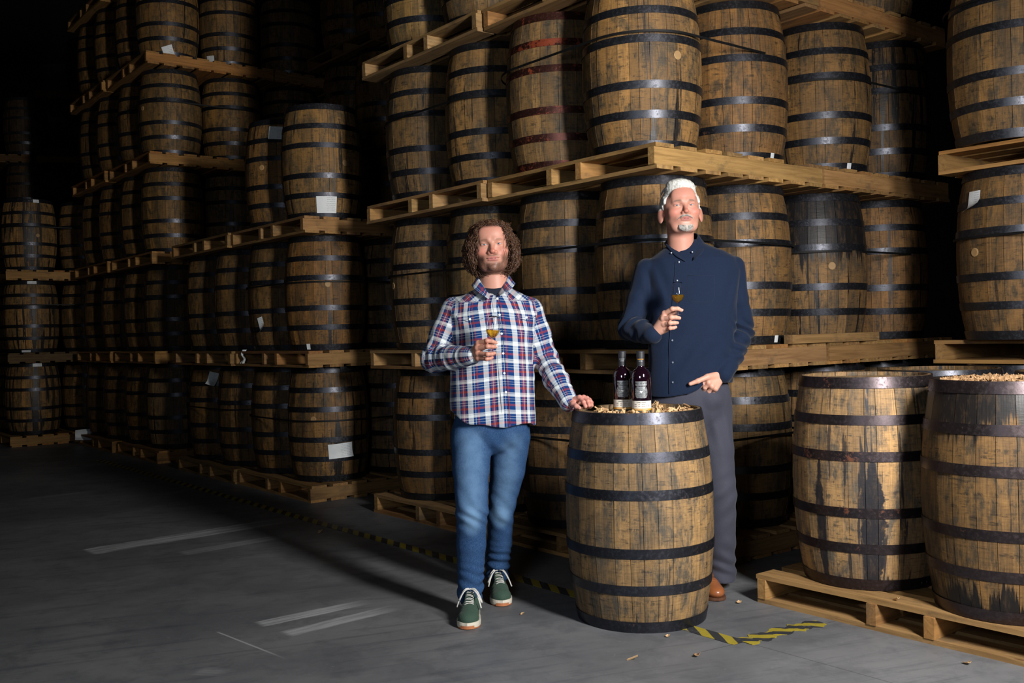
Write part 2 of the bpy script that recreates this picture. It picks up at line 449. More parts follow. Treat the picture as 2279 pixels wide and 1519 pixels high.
def make_kit(hgt, segs, nst, nh, seed):
    rr = random.Random(seed)
    ws = [rr.uniform(.65, 1.35) for _ in range(nst)]; s = sum(ws); a = 0; st = []
    for w_ in ws:
        a1 = a+w_/s*2*math.pi; st.append(stave_mesh('stave', a, a1, hgt, segs, rr.uniform(-.0013, .0013))); a = a1
    lap = rr.uniform(0, 6.28)
    hp = [hoop_mesh('hoop', t0, t1, hgt, nh, lap+rr.uniform(-.12, .12)) for t0, t1 in HOOPS]
    return dict(h=hgt, staves=st, hoops=hp, head=disc_mesh(hgt), boards=head_boards(hgt), lap=lap)
BH = LV-PT-.006
KITS = [make_kit(BH, 8, 26+i, 40, 11+i) for i in range(4)]
NEAR = [make_kit(.928, 16, 30, 72, 31), make_kit(.918, 16, 27, 72, 32), make_kit(.918, 16, 29, 72, 33)]
bung_v, bung_f = lathe([(.0001, .002), (.020, .002), (.024, .0), (.024, -.012)], 14)
BUNG = mk('bung', bung_v, bung_f, MB_, link=False)
def sticker_mesh(phi, z, w_, h, hgt, tilt=0, lift=.0055, curl=0.0, torn=0):
    V, Fs, UV = [], [], []; nx, nz = 7, 5
    for j in range(nz+1):
        for i in range(nx+1):
            s, t = i/nx-.5, j/nz-.5
            if torn and s > .25 and t < -.25: t += torn*(s-.25)
            dx = s*w_*math.cos(tilt)-t*h*math.sin(tilt); dz = s*w_*math.sin(tilt)+t*h*math.cos(tilt)
            zz = min(max(z+dz, 0.004), hgt-.004)
            r = prof(zz/hgt)+lift+curl*max(0, -.1-t+s*.3)**1.5
            a = phi+dx/R_BIL
            V.append((r*math.cos(a), r*math.sin(a), zz)); UV.append((s+.5, t+.5))
    for j in range(nz):
        for i in range(nx):
            q = j*(nx+1)+i; Fs.append((q, q+1, q+nx+2, q+nx+1))
    nv = len(V)
    V += [(x*.9985, y*.9985, z_) for x, y, z_ in V]
    Fs += [tuple(k+nv for k in f[::-1]) for f in Fs]
    me = mk('paper_label', V, Fs, MPAP, link=False, smooth=True)
    uvl = me.uv_layers.new(name='UVMap')
    for lp in me.loops: uvl.data[lp.index].uv = UV[lp.vertex_index % nv]
    return me
NB = [0]
def barrel(x, y, z, label, kit=None, tone=(1, 1, 1), stain=.25, hoop=(1, 1, 1), rust=.25, group='stacked oak barrels', name='barrel',
           bung=None, stick=(), boards=False, turn=None, top=0, low=0, drips=()):
    """bung=(dx,z): sideways offset from the side that faces the aisle; stick=[(dx,z,w,h,tilt,curl)]"""
    NB[0] += 1
    k = kit or KITS[NB[0] % 4]
    face = math.atan2(-y, -x)
    rz = random.uniform(0, 6.28) if turn is None else turn
    e = empty(name, (x, y, z+.0028*(z > 0)), rz); tag(e, label, 'barrel', group)
    rs = random.Random(NB[0]*13); props = {}
    if top: props['soak_top'] = float(top)
    if low: props['soak_low'] = float(low)
    for nm, (dx, zt, wd) in zip('ab', drips):
        props['drip_'+nm] = float(face+math.asin(dx/R_BIL)-rz); props['drip_z'+nm] = float(zt); props['drip_w'+nm] = float(wd)
    for m in k['staves']:
        o = ob('stave', m, e); v = rs.uniform(.86, 1.10)
        for pk_, pv_ in props.items(): o[pk_] = pv_
        st = stain*rs.uniform(.75, 1.25)
        o.color = (tone[0]*v, tone[1]*v, tone[2]*v, st)
    for m in k['hoops']:
        o = ob('hoop', m, e); v = rs.uniform(.85, 1.1); o.color = (hoop[0]*v, hoop[1]*v, hoop[2]*v, rust*rs.uniform(.8, 1.2))
    if boards:
        for m in k['boards']: o = ob('head_board', m, e); o.color = (1, 1, 1, 1)
    else: o = ob('head', k['head'], e); o.color = (.7, .7, .7, 1)
    if bung:
        a = face+math.asin(max(-.95, min(.95, bung[0]/R_BIL)))-rz
        r = prof(bung[1]/k['h'])+.002
        o = ob('bung', BUNG, e, (r*math.cos(a), r*math.sin(a), bung[1])); o.rotation_euler = (0, math.pi/2, a)
    for s in stick:
        dx, zz, ww, hh = s[:4]; tl = s[4] if len(s) > 4 else 0; cu = s[5] if len(s) > 5 else 0
        a = face+math.asin(max(-.97, min(.97, dx/R_BIL)))-rz
        ob('paper_label', sticker_mesh(a, zz, ww, hh, k['h'], tl, curl=cu), e)
    return e

# ------------------------------------------------------------------ pallets
PL = 1.42
def board_mesh(L, wd, th, seed):
    rr = random.Random(seed); V, Fs = [], []; n = 5
    for i in range(n+1):
        x = L*i/n; wv = rr.uniform(-.003, .003); zz = rr.uniform(-.0012, .0006); ww = rr.uniform(-.003, .002)
        for (yy, z_) in ((-wd/2+wv, 0), (wd/2+wv+ww, 0), (wd/2+wv+ww, th), (-wd/2+wv, th)):
            V.append((x, yy, z_+zz*(z_ > 0)))
    for i in range(n):
        b = i*4
        for k in range(4): m = (k+1) % 4; Fs.append((b+k, b+m, b+4+m, b+4+k))
    Fs.append((3, 2, 1, 0)); Fs.append((n*4, n*4+1, n*4+2, n*4+3))
    return mk('board', V, Fs, MP, link=False)
DECK = [board_mesh(PL, wd, .0205, i) for i, wd in enumerate((.135, .128, .140, .122))]
STR = [board_mesh(PL, .046, .089, 40+i) for i in range(3)]
NP = [0]
def pallet(x, y, z, label, group='wooden pallets in the stacks', tone=(1, 1, 1), rz=None, miss=(), dirt=1.0, gap=1.0):
    NP[0] += 1; rs = random.Random(NP[0]*7+3)
    a = (GA if rz is None else rz)
    e = empty('wooden_pallet', (x, y, z), a); tag(e, label, 'pallet', group)
    def col(o, k=1):
        v = rs.uniform(.8, 1.1)*k; o.color = (tone[0]*v, tone[1]*v*rs.uniform(.96, 1.02), tone[2]*v*rs.uniform(.9, 1.04), 1)
    for yy in (.024, .575, .825, PL-.026):                          # stringers run along local x
        o = ob('stringer', rs.choice(STR), e, (rs.uniform(-.004, .004), yy+rs.uniform(-.006, .006), .0208)); col(o)
    nb = 8
    for i in range(nb):                                             # bottom boards run across
        xx = .07+(PL-.14)*i/(nb-1)
        o = ob('bottom_board', rs.choice(DECK), e, (xx+rs.uniform(-.008, .008)*(0 < i < nb-1), rs.uniform(-.004, .006), 0), (0, 0, math.pi/2)); col(o)
    for i in range(nb):
        if i in miss: continue
        xx = .07+(PL-.14)*i/(nb-1)
        o = ob('deck_board', rs.choice(DECK), e, (xx+rs.uniform(-.012, .012)*(0 < i < nb-1), rs.uniform(-.004, .006), .1098), (0, 0, math.pi/2)); col(o)
    return e

# ------------------------------------------------------------------ stacks
LAY = {1: 'floor layer', 2: 'second layer', 3: 'third layer', 4: 'fourth layer', 5: 'fifth layer', 6: 'sixth layer'}
def jit(s=.012): return random.uniform(-s, s)
def bl(stack, lev, pos): return f'{LAY[lev]} barrel of the {stack}, {pos}'
def stk_barrel(lev, l, r, stack, pos, **kw):
    x, y = W(l, r)
    x += kw.pop('sx', jit(.0015)); y += kw.pop('sy', jit(.0015))
    lab = kw.pop('label', None) or bl(stack, lev, pos)
    tone = kw.pop('tone', None)
    if tone is None: v = random.uniform(.78, 1.05); tone = (v, v*random.uniform(.95, 1.0), v*random.uniform(.88, 1.0))
    kw.setdefault('stain', random.uniform(.12, .42)); kw.setdefault('rust', random.uniform(.1, .4))
    return barrel(x, y, (lev-1)*LV+PT, lab, tone=tone, group=f'barrels of the {stack}', **kw)
def stk_pallet(lev, l, r, stack, pos, **kw):
    x, y = W(l+jit(.003), r+jit(.003))
    return pallet(x, y, (lev-1)*LV, f'{LAY[lev]} pine pallet of the {stack}, {pos}', group=f'pallets of the {stack}', **kw)

# --- central stack (behind the two men) -------------------------------------------------
S = 'tall central stack behind the men'
SR = 'tall central stack'
for lev in (1, 2, 3, 4):
    stk_pallet(lev, 0, 0, SR, 'its near corner pallet', miss=(6,) if lev == 3 else (), tone=(1.22, 1.18, 1.05) if lev == 3 else (1.05, 1.0, .95))
    stk_pallet(lev, PL+.012, 0, SR, 'left end')
    stk_pallet(lev, 0, PL+.025, SR, 'right end', tone=(1.1, 1.02, .9))
rustred = (2.1, .82, .55)
for lev in (1, 2, 3, 4):
    if lev <= 3:
        kw = {1: dict(), 2: dict(tone=(1.0, .92, .80), stain=.2), 3: dict(sx=-.045, tone=(1.12, 1.04, .90), stain=.22, bung=(.19, .49), drips=((.19, .47, .05), (.06, .26, .09)))}[lev]
        stk_barrel(lev, .37, .37, SR, 'at its near corner', **kw)
    kw = {1: dict(), 2: dict(tone=(1.0, .95, .86), stain=.15), 3: dict(sx=-.03, sy=.01, hoop=rustred, rust=.75, tone=(1.0, .97, .90), stain=.12), 4: dict()}[lev]
    if lev <= 3: stk_barrel(lev, 1.062, .37, SR, 'second from the corner, left side', **kw)
    kw = {1: dict(), 2: dict(stain=.1), 3: dict(sx=.02, tone=(1.12, 1.05, .90), stain=.3), 4: dict()}[lev]
    stk_barrel(lev, 1.79, .37, SR, 'third from the corner, left side', **kw)
    kw = {1: dict(tone=(1.0, .86, .66)), 2: dict(stick=[(.0, .03, .035, .038)], stain=.2, bung=(-.3, .45)), 3: dict(stain=.35), 4: dict(tone=(1, 1, .8))}[lev]
    stk_barrel(lev, 2.482, .37, SR, 'at the far end of its left side', **kw)
    if lev <= 3:
        kw = {1: dict(sx=-.02, stick=[(-.02, .03, .04, .045)], tone=(.85, .82, .7)), 2: dict(tone=(1.1, 1.0, .85), stain=.12, rust=.35, stick=[(.25, .028, .033, .04)]),
              3: dict(tone=(1.15, .98, .78), stain=.06, rust=.5, stick=[(.25, .028, .033, .04)])}[lev]
        stk_barrel(lev, .37, 1.062, SR, 'second from the corner, right side', **kw)
    kw = {1: dict(sx=.04), 2: dict(sx=.03, stain=.5, tone=(.95, .9, .85), bung=(.11, .46), top=.50), 3: dict(sx=.080, tone=(1.05, .95, .78), stain=.35, bung=(-.19, .50), stick=[(.20, .028, .033, .035)]), 4: dict()}[lev]
    stk_barrel(lev, .37, 1.79, SR, 'third from the corner, right side', **kw)
    kw = {1: dict(sx=.04), 2: dict(sx=.05, tone=(.95, .82, .70), stain=.25), 3: dict(sx=.085, stain=.7, tone=(.7, .65, .6)), 4: dict()}[lev]
    stk_barrel(lev, .37, 2.482, SR, 'at the far end of its right side', **kw)

# --- second stack, left of the centre, three layers --------------------------------------
S2R, L2_ = -.115, 3.53
S = 'low three layer stack left of the curly haired man'
S2n = 'three layer stack'
for lev in (1, 2, 3):
    stk_pallet(lev, L2_, S2R, S2n, 'its near corner pallet', tone=(.95, .86, .78))
    stk_pallet(lev, L2_+PL+.012, S2R, S2n, 'left end pallet', tone=(.85, .8, .7))
stk_barrel(1, L2_+.37, S2R+.37, S2n, 'near corner with a white paper sheet', stain=.35, drips=((.07, .6, .12),), bung=(-.12, .50), stick=[(.09, .245, .20, .115, .06, .05)], tone=(.95, .85, .68))
stk_barrel(2, L2_+.37, S2R+.37, S2n, 'near corner with bung and drip', stain=.15, bung=(.02, .52), drips=((.03, .50, .05),), stick=[(-.16, .03, .035, .045)], tone=(1.05, .85, .58))
stk_barrel(3, L2_+.37, S2R+.37, S2n, 'top corner with a large white label', stain=.45, bung=(.18, .44), stick=[(.03, .105, .17, .13)], tone=(1.15, 1.05, .80), rust=.3)
stk_barrel(3, L2_+1.062, S2R+.37, S2n, 'top left with a label near its rim', stain=.3, bung=(-.18, .50), stick=[(-.05, .79, .15, .11, -.05)], tone=(1.0, .85, .62), rust=.3)
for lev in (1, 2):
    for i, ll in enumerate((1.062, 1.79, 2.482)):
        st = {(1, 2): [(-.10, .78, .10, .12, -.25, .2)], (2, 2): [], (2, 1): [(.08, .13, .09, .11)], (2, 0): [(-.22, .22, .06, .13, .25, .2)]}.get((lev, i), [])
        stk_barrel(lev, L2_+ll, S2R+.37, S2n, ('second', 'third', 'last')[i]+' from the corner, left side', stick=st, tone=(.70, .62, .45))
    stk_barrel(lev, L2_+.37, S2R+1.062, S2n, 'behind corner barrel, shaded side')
# --- high stack behind the second one ---------------------------------------------------
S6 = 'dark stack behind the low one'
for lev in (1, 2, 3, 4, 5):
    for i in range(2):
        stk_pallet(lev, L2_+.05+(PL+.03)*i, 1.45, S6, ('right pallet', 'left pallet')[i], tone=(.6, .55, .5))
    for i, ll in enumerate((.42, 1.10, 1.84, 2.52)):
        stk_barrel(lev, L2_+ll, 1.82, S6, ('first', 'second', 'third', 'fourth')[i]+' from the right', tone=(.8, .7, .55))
# --- third stack, five and six layers ----------------------------------------------------
L3_, S3R = 7.0, -.058
S3n = 'five layer stack'
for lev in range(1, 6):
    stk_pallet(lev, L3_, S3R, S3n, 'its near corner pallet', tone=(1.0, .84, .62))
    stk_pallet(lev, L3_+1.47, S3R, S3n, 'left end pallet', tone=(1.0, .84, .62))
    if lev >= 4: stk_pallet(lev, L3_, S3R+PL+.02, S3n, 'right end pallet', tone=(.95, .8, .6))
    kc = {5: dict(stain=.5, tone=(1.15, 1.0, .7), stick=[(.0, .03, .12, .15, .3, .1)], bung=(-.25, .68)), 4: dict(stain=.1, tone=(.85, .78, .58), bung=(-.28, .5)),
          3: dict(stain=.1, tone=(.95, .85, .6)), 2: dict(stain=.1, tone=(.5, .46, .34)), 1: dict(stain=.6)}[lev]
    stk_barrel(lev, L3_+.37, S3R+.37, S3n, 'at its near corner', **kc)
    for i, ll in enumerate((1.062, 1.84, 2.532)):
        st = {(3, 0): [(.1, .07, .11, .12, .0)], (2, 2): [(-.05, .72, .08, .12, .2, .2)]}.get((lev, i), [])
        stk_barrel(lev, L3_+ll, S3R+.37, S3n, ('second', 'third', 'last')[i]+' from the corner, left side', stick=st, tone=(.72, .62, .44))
    if lev >= 3:
        kr = {5: dict(stick=[(-.22, .06, .11, .1, -.05)], stain=.35, tone=(1.0, .9, .68)), 4: dict(tone=(.95, .85, .6)), 3: dict()}[lev]
        stk_barrel(lev, L3_+.37, S3R+1.062, S3n, 'second from the corner, right side', **kr)
    if lev >= 4:
        stk_barrel(lev, L3_+.37, S3R+1.79, S3n, 'third from the corner, right side')
stk_pallet(6, L3_+1.47, S3R, S3n, 'single one at top left', tone=(.9, .78, .6))
# --- fourth stack at the far left -------------------------------------------------------
L4_, S4R = 10.16, -.76
S4n = 'far left stack'
for lev in (1, 2, 3):
    stk_pallet(lev, L4_, S4R, S4n, 'its near corner pallet', tone=(.35, .37, .36) if lev == 2 else (1.1, 1.0, .78))
    if lev > 1: stk_pallet(lev, L4_, S4R+PL+.02, S4n, 'right end pallet', tone=(.3, .3, .28) if lev == 2 else (.7, .62, .5))
    st = {3: [(.1, .88, .08, .04)], 2: [(.02, .89, .12, .035), (-.08, .015, .12, .03)], 1: [(.06, .885, .12, .04)]}[lev]
    stk_barrel(lev, L4_+.37, S4R+.37, S4n, 'at its near corner', stain=.75, tone=(1.5, 1.35, 1.05), drips=((.03, .85, .10),), stick=st, bung=(.1, .44) if lev == 3 else None)
    stk_barrel(lev, L4_+1.062, S4R+.37, S4n, 'second from the corner, left side', tone=(1.0, .9, .7))
    stk_barrel(lev, L4_+.37, S4R+1.062, S4n, 'second from the corner, right side', tone=(1.1, .98, .75))
    stk_barrel(lev, L4_+.37, S4R+1.79, S4n, 'third from the corner, right side', tone=(.7, .65, .55))
# --- darkest stack far behind on the left, its gloom painted into the tones -----------------------------------------------
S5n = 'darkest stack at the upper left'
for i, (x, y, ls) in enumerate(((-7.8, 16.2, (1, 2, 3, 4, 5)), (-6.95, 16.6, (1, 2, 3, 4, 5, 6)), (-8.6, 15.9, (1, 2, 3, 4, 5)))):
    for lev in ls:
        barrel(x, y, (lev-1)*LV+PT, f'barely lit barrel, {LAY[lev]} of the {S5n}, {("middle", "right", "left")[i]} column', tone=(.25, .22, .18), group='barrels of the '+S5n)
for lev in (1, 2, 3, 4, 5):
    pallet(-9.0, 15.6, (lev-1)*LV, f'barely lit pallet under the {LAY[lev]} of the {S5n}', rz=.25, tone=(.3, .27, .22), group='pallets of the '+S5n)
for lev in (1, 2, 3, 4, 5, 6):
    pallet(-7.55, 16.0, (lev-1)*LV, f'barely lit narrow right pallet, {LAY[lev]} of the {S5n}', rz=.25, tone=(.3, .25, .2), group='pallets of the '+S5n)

# --- right hand stack --------------------------------------------------------------------
px_, py_ = W(.035, 1.50)
pv, pf_ = board_mesh(.88, .060, .052, 77), None
pv.name = 'plank'; po = ob('loose_plank', pv, None, (W(.010, 1.07)[0], W(.010, 1.07)[1], LV+PT+.001), (0, 0, GA)); po.color = (1.0, .95, .85, 1)
tag(po, 'loose plank lying on the second layer pallet edge right of the navy shirted man', 'plank')
S7 = 'right hand stack'
for lev in (1, 2, 3):
    dx = {1: (.05, .2), 2: (.03, .18), 3: (0, 0)}[lev]
    x, y = W(-.62-PL, 1.55)
    pallet(x+dx[0], y+dx[1], (lev-1)*LV, f'pine pallet under the {LAY[lev]} of the stack at the right edge', group='pallets of the right hand stack', tone=(1.05, .95, .8))
    kw = {1: dict(tone=(.7, .65, .55)), 2: dict(tone=(1.0, .9, .75), stain=.15, bung=(-.225, .47), stick=[(-.235, .745, .085, .11, .0, .25)]), 3: dict(tone=(.95, .88, .75), stain=.18)}[lev]
    barrel(2.75+.05*(lev < 3), 5.41+.04*(lev < 3), (lev-1)*LV+PT, f'oak barrel cut by the right photo edge, {LAY[lev]} of the right hand stack', group='barrels of the right hand stack', **kw)

# --- low pallet in the right foreground with free barrels --------------------------------
px0, py0 = W(-.54-PL, 0.0)
pallet(px0, py0, 0, 'dusty pine pallet on the floor at lower right carrying dark stained barrels', group='floor pallet in front', tone=(1.0, .98, .92))
FLOORG = 'upright barrels in the foreground'
barrel(1.61, 4.55, PT, 'upright barrel with black drips and rusty hoops on low pallet, beside the navy shirted man', kit=NEAR[1], tone=(1.62, 1.66, 1.80), stain=.35, drips=((.02, .66, .15), (-.20, .66, .07)), top=0,
       hoop=(1.2, .9, .82), rust=.55, group=FLOORG, boards=True, turn=1.2)
barrel(1.985, 4.0, PT, 'dark soaked barrel topped with wood shavings, cut by the right photo edge', kit=NEAR[2], tone=(.78, .72, .62), stain=.25, top=.70, low=.12,
       hoop=(1.2, .88, .78), rust=.45, group=FLOORG, boards=True, turn=3.9)
barrel(2.13, 4.98, PT, 'barrel behind the other two on the low pallet, only its open top showing', kit=NEAR[1], tone=(.8, .75, .65), stain=.5, group=FLOORG, boards=True)
barrel(2.55, 4.42, PT, 'barrel at the right edge behind the shavings topped one, rim showing', kit=NEAR[2], tone=(.8, .75, .65), group=FLOORG, boards=True)
BX, BY, BHF = .553, 4.47, .928
barrel(BX, BY, 0, 'big oak barrel standing alone on the floor between the men, carrying bottles', kit=NEAR[0], tone=(1.18, 1.22, 1.30), stain=.10,
       hoop=(.95, .95, 1.0), rust=.50, group=FLOORG, boards=True, turn=.4)

# ------------------------------------------------------------------ straps around the barrels of a pallet
def strap(centres, z, label, rad=R_BIL+.011, tilt=(0, 0), h=.013):
    V, Fs = [], []; n = 120
    for i in range(n):
        a = 2*math.pi*i/n; nx, ny = math.cos(a), math.sin(a)
        c = max(centres, key=lambda q: q[0]*nx+q[1]*ny)
        x, y = c[0]+rad*nx, c[1]+rad*ny
        zz = z+tilt[0]*(x-centres[0][0])+tilt[1]*(y-centres[0][1])
        for (o, dz) in ((0, 0), (.003, 0), (.003, h), (0, h)):
            V.append((x+o*nx, y+o*ny, zz+dz))
    for i in range(n):
        for k in range(4):
            m = (k+1) % 4; j = (i+1) % n
            Fs.append((i*4+k, j*4+k, j*4+m, i*4+m))
    o = mk('strap', V, Fs, MBLK); tag(o, label, 'strap', 'black straps binding barrels'); return o
def four(l0, r0, s=.694, sx=0):
    return [(W(l0+a, r0+b)[0]+sx, W(l0+a, r0+b)[1]) for a in (.37, .37+s) for b in (.37, .37+s)]
def zb(lev, f): return (lev-1)*LV+PT+BH*f
strap(four(0, 0, sx=-.045), zb(3, .66), 'black strap round the third layer barrels at the central stack corner', tilt=(.0, -.01))
strap(four(PL, 0), zb(3, .60), 'black strap round the third layer barrels at the central stack left end', tilt=(0, 0))
strap(four(0, PL, sx=.07), zb(3, .60), 'black strap round the third layer barrels on the central stack right side')
strap(four(0, 0), zb(2, .62), 'black strap round the second layer barrels behind the navy shirted man')
strap(four(PL, 0), zb(2, .565), 'black strap with clips beside the curly haired man')
strap(four(0, PL), zb(2, .60), 'black strap round the second layer barrels on the central stack right side')
strap(four(0, 0), zb(1, .58), 'black strap round the floor layer barrels behind the lone barrel')
strap(four(L2_, S2R), zb(1, .53), 'black strap round the floor layer of the three layer stack', tilt=(0, 0))
strap(four(L2_+PL, S2R), zb(1, .56), 'black strap round the left floor barrels of the three layer stack')
strap(four(L2_, S2R), zb(2, .59), 'black strap round the second layer of the three layer stack')
strap(four(L3_, S3R), zb(4, .60), 'black strap round the fourth layer of the five layer stack')
strap(four(L3_, S3R), zb(2, .60), 'black strap round the second layer of the five layer stack')
strap(four(L4_, S4R), zb(3, .60), 'black strap round the third layer of the far left stack')
strap(four(L4_, S4R), zb(2, .66), 'black strap round the second layer of the far left stack')
for lev, f in ((2, .60), (3, .80)):
    dx = .05*(lev < 3)
    cs = [(2.75+dx, 5.41+dx*.8), (2.75+dx+.43, 5.41-.53), (2.75+dx+.54, 5.41+.42), (2.75+dx+.97, 5.3)]
    strap(cs, zb(lev, f), f'black strap round the {LAY[lev]} barrel of the right hand stack')

# ------------------------------------------------------------------ hazard tape on the floor
def tape_mat():
    n = NT('hazard_tape'); tc = n.n('ShaderNodeTexCoord'); sx = n.n('ShaderNodeSeparateXYZ', ins={0: (tc, 'UV')})
    ph = n.math('FRACT', n.math('ADD', n.math('MULTIPLY', sx.outputs[0], 1/.135), n.math('MULTIPLY', n.math('GREATER_THAN', sx.outputs[1], .5), .5)))
    # diagonal cut of the stripes
    ph = n.math('FRACT', n.math('ADD', n.math('MULTIPLY', sx.outputs[0], 1/.14), n.math('MULTIPLY', sx.outputs[1], .85)))
    yel = n.math('LESS_THAN', ph, .5)
    wr = n.noise(tc.outputs['Object'], 28, 5, .75); wb = n.noise(tc.outputs['Object'], 5, 4, .6)
    wear = n.sstep(n.math('ADD', wr, n.math('MULTIPLY', wb, .8)), 1.0, 1.12)
    base = n.mix(yel, (.028, .030, .034), n.mix(wr, (.22, .17, .016), (.40, .32, .035)))
    base = n.mix(wear, base, (.10, .10, .105))
    n.set(base=base, rough=.55, spec=.4, normal=n.bump(wr, .5, .002)); return n.m
MT = tape_mat()
def tape(pts, width, label, cat='tape', n_per=.05, ragged=.004):
    P = [Vector((*p, 0)) for p in pts]; samp = []
    for a, b in zip(P[:-1], P[1:]):
        k = max(1, int((b-a).length/n_per))
        for i in range(k): samp.append(a.lerp(b, i/k))
    samp.append(P[-1]); V, Fs, UV = [], [], []; s = 0; rr = random.Random(5)
    for i, p in enumerate(samp):
        if i: s += (p-samp[i-1]).length
        t = (samp[min(i+1, len(samp)-1)]-samp[max(i-1, 0)]).normalized(); nn = Vector((-t.y, t.x, 0))
        wob = rr.uniform(-ragged, ragged)
        for k, (u, z) in enumerate(((-.5, .0006), (-.5, .0022), (0, .0026+rr.uniform(0, .0012)), (.5, .0022), (.5, .0006))):
            q = p+nn*(u*(width+wob)); V.append((q.x, q.y, z)); UV.append((s, u+.5))
    for i in range(len(samp)-1):
        for k in range(4): Fs.append((i*5+k, i*5+k+1, i*5+k+6, i*5+k+5))
    o = mk('floor_tape', V, Fs, MT); uvl = o.data.uv_layers.new(name='UVMap')
    for lp in o.data.loops: uvl.data[lp.index].uv = UV[lp.vertex_index]
    return tag(o, label, cat, 'hazard tape on the floor')
gp = lambda px, py: tuple(at(px, py, h=0)[:2])
tape([gp(222, 1024), gp(400, 1074), gp(700, 1160), gp(1015, 1247), gp(1260, 1317), gp(1535, 1398), gp(1648, 1431)], .078, 'long worn black and yellow striped tape on the floor along the stacks')
tape([gp(1655, 1429), gp(1740, 1404), gp(1828, 1385)], .085, 'short torn yellow and black tape piece by the low pallet', ragged=.03, n_per=.02)

# ------------------------------------------------------------------ wood chips
def chip_mat():
    n = NT('wood_chip'); tc = n.n('ShaderNodeTexCoord'); oi = n.n('ShaderNodeObjectInfo')
    g = n.noise(n.n('ShaderNodeMapping', ins={'Vector': (tc, 'Object'), 'Scale': (120, 900, 120)}).outputs[0], 1.0, 3)
    b = n.mix(g, (.42, .27, .13), (.72, .52, .31)); b = n.mix(1.0, b, n.ramp(oi.outputs['Random'], [(0, (.6, .5, .42)), (.5, (1, .95, .88)), (1, (1.1, 1.0, .85))]), 'MULTIPLY')
    n.set(base=b, rough=.75); return n.m
MC = chip_mat()
def chip_geo(rr, L, wd):
    V, Fs = [], []; nx, ny = 5, 4; curl = rr.uniform(.8, 2.6); tw = rr.uniform(-1, 1)
    pt = rr.uniform(0, .6)
    for s in (0, 1):
        for j in range(ny+1):
            for i in range(nx+1):
                u, v = i/nx-.5, j/ny-.5
                ww = wd*(1-pt*abs(u)*2*(u > 0))
                a = v*curl; R = ww/curl
                rad = R+s*.0016
                x, y, z = u*L, rad*math.sin(a), R-rad*math.cos(a)
                z += (u*u)*L*.5*tw
                V.append((x, y, z))
    m = (nx+1)*(ny+1)
    for j in range(ny):
        for i in range(nx):
            q = j*(nx+1)+i; Fs.append((q, q+1, q+nx+2, q+nx+1)); Fs.append((q+m+nx+1, q+m+nx+2, q+m+1, q+m))
    rim = [i for i in range(nx+1)]+[j*(nx+1)+nx for j in range(1, ny+1)]+[ny*(nx+1)+i for i in range(nx-1, -1, -1)]+[j*(nx+1) for j in range(ny-1, 0, -1)]
    for a, b in zip(rim, rim[1:]+rim[:1]): Fs.append((b, a, a+m, b+m))
    return V, Fs
rr = random.Random(3)
CHIPS = []
for i in range(9):
    v, f = chip_geo(rr, rr.uniform(.026, .044), rr.uniform(.018, .028)); CHIPS.append(mk('wood_chip', v, f, MC, link=False, smooth=False))
def place_chip(x, y, z, label, group, s=1.0, flat=True):
    o = ob('wood_chip', rr.choice(CHIPS), None, (x, y, z), (rr.uniform(-.5, .5) if flat else rr.uniform(-1.2, 1.2), rr.uniform(-.5, .5) if flat else rr.uniform(-1.2, 1.2), rr.uniform(0, 6.28)))
    o.scale = (s, s, s); return tag(o, label, 'wood chip', group)
for i in range(120):
    a = rr.uniform(0, 6.28); r = .245*math.sqrt(rr.uniform(0.02, 1))
    if rr.random() < .55: a = rr.uniform(-2.9, -.25); r = rr.uniform(.17, .25)      # gathered along the near rim
    x, y = BX+r*math.cos(a), BY+r*math.sin(a)
    if min(math.hypot(x-BX-dx, y-BY-dy) for dx, dy in ((.01, -.105), (-.045, -.01))) < .05: continue
    if math.hypot(x-.30, y-4.41) < .05: continue
    place_chip(x, y, BHF-.018+rr.uniform(.006, .022), 'curled oak wood chip lying on the lone barrel top round the bottles', 'wood chips on the lone barrel', flat=False, s=rr.uniform(.55, .9))
FC = [((713, 1185), 'oak chip on the bare floor left of the striped tape'), ((1448, 1390+28), None), ((1487, 1417), 'small oak chip on the floor right in front of the lone barrel'),
      ((1408, 1468), 'larger oak chip on the floor near the lower photo edge'), ((1163, 1367), 'small pale chip on the floor right of the green sneakers'),
      ((1553, 1459), 'oak chip on the floor below the tape bend'), ((2154, 1478), 'oak chip on the floor beside the low pallet at the lower right'), ((1645, 1342), 'thin oak splinter on the floor near the brown shoe')]
for (p, lab) in FC:
    if lab: q = at(*p, h=0); place_chip(q.x, q.y, .006, lab, 'wood chips on the floor', s=.75 if 'small' in lab or 'thin' in lab else 1.15)
q = at(1995, 1337, h=PT); place_chip(q.x, q.y, PT+.008, 'curled oak chip on the low pallet board below the dripping barrel', 'wood chips on the floor', s=.9)
# shavings heaped on the soaked barrel (uncountable)
parts = []
for i in range(900):
    a = rr.uniform(0, 6.28); r = .245*math.sqrt(rr.random()); v, f = chip_geo(rr, rr.uniform(.014, .032), rr.uniform(.010, .018))
    Mx = Matrix.Translation((1.985+r*math.cos(a), 4.0+r*math.sin(a), PT+.918-.022+rr.uniform(.004, .030)*(1-.3*r/.245))) @ Matrix.Rotation(rr.uniform(0, 6.28), 4, 'Z') @ Matrix.Rotation(rr.uniform(-1.2, 1.2), 4, 'X') @ Matrix.Rotation(rr.uniform(-1.2, 1.2), 4, 'Y')
    parts.append(([tuple(Mx @ Vector(p)) for p in v], f))
v, f = join(parts); o = mk('wood_shavings', v, f, MC); tag(o, 'heap of pale oak shavings filling the top of the dark soaked barrel', 'wood shavings', kind='stuff')

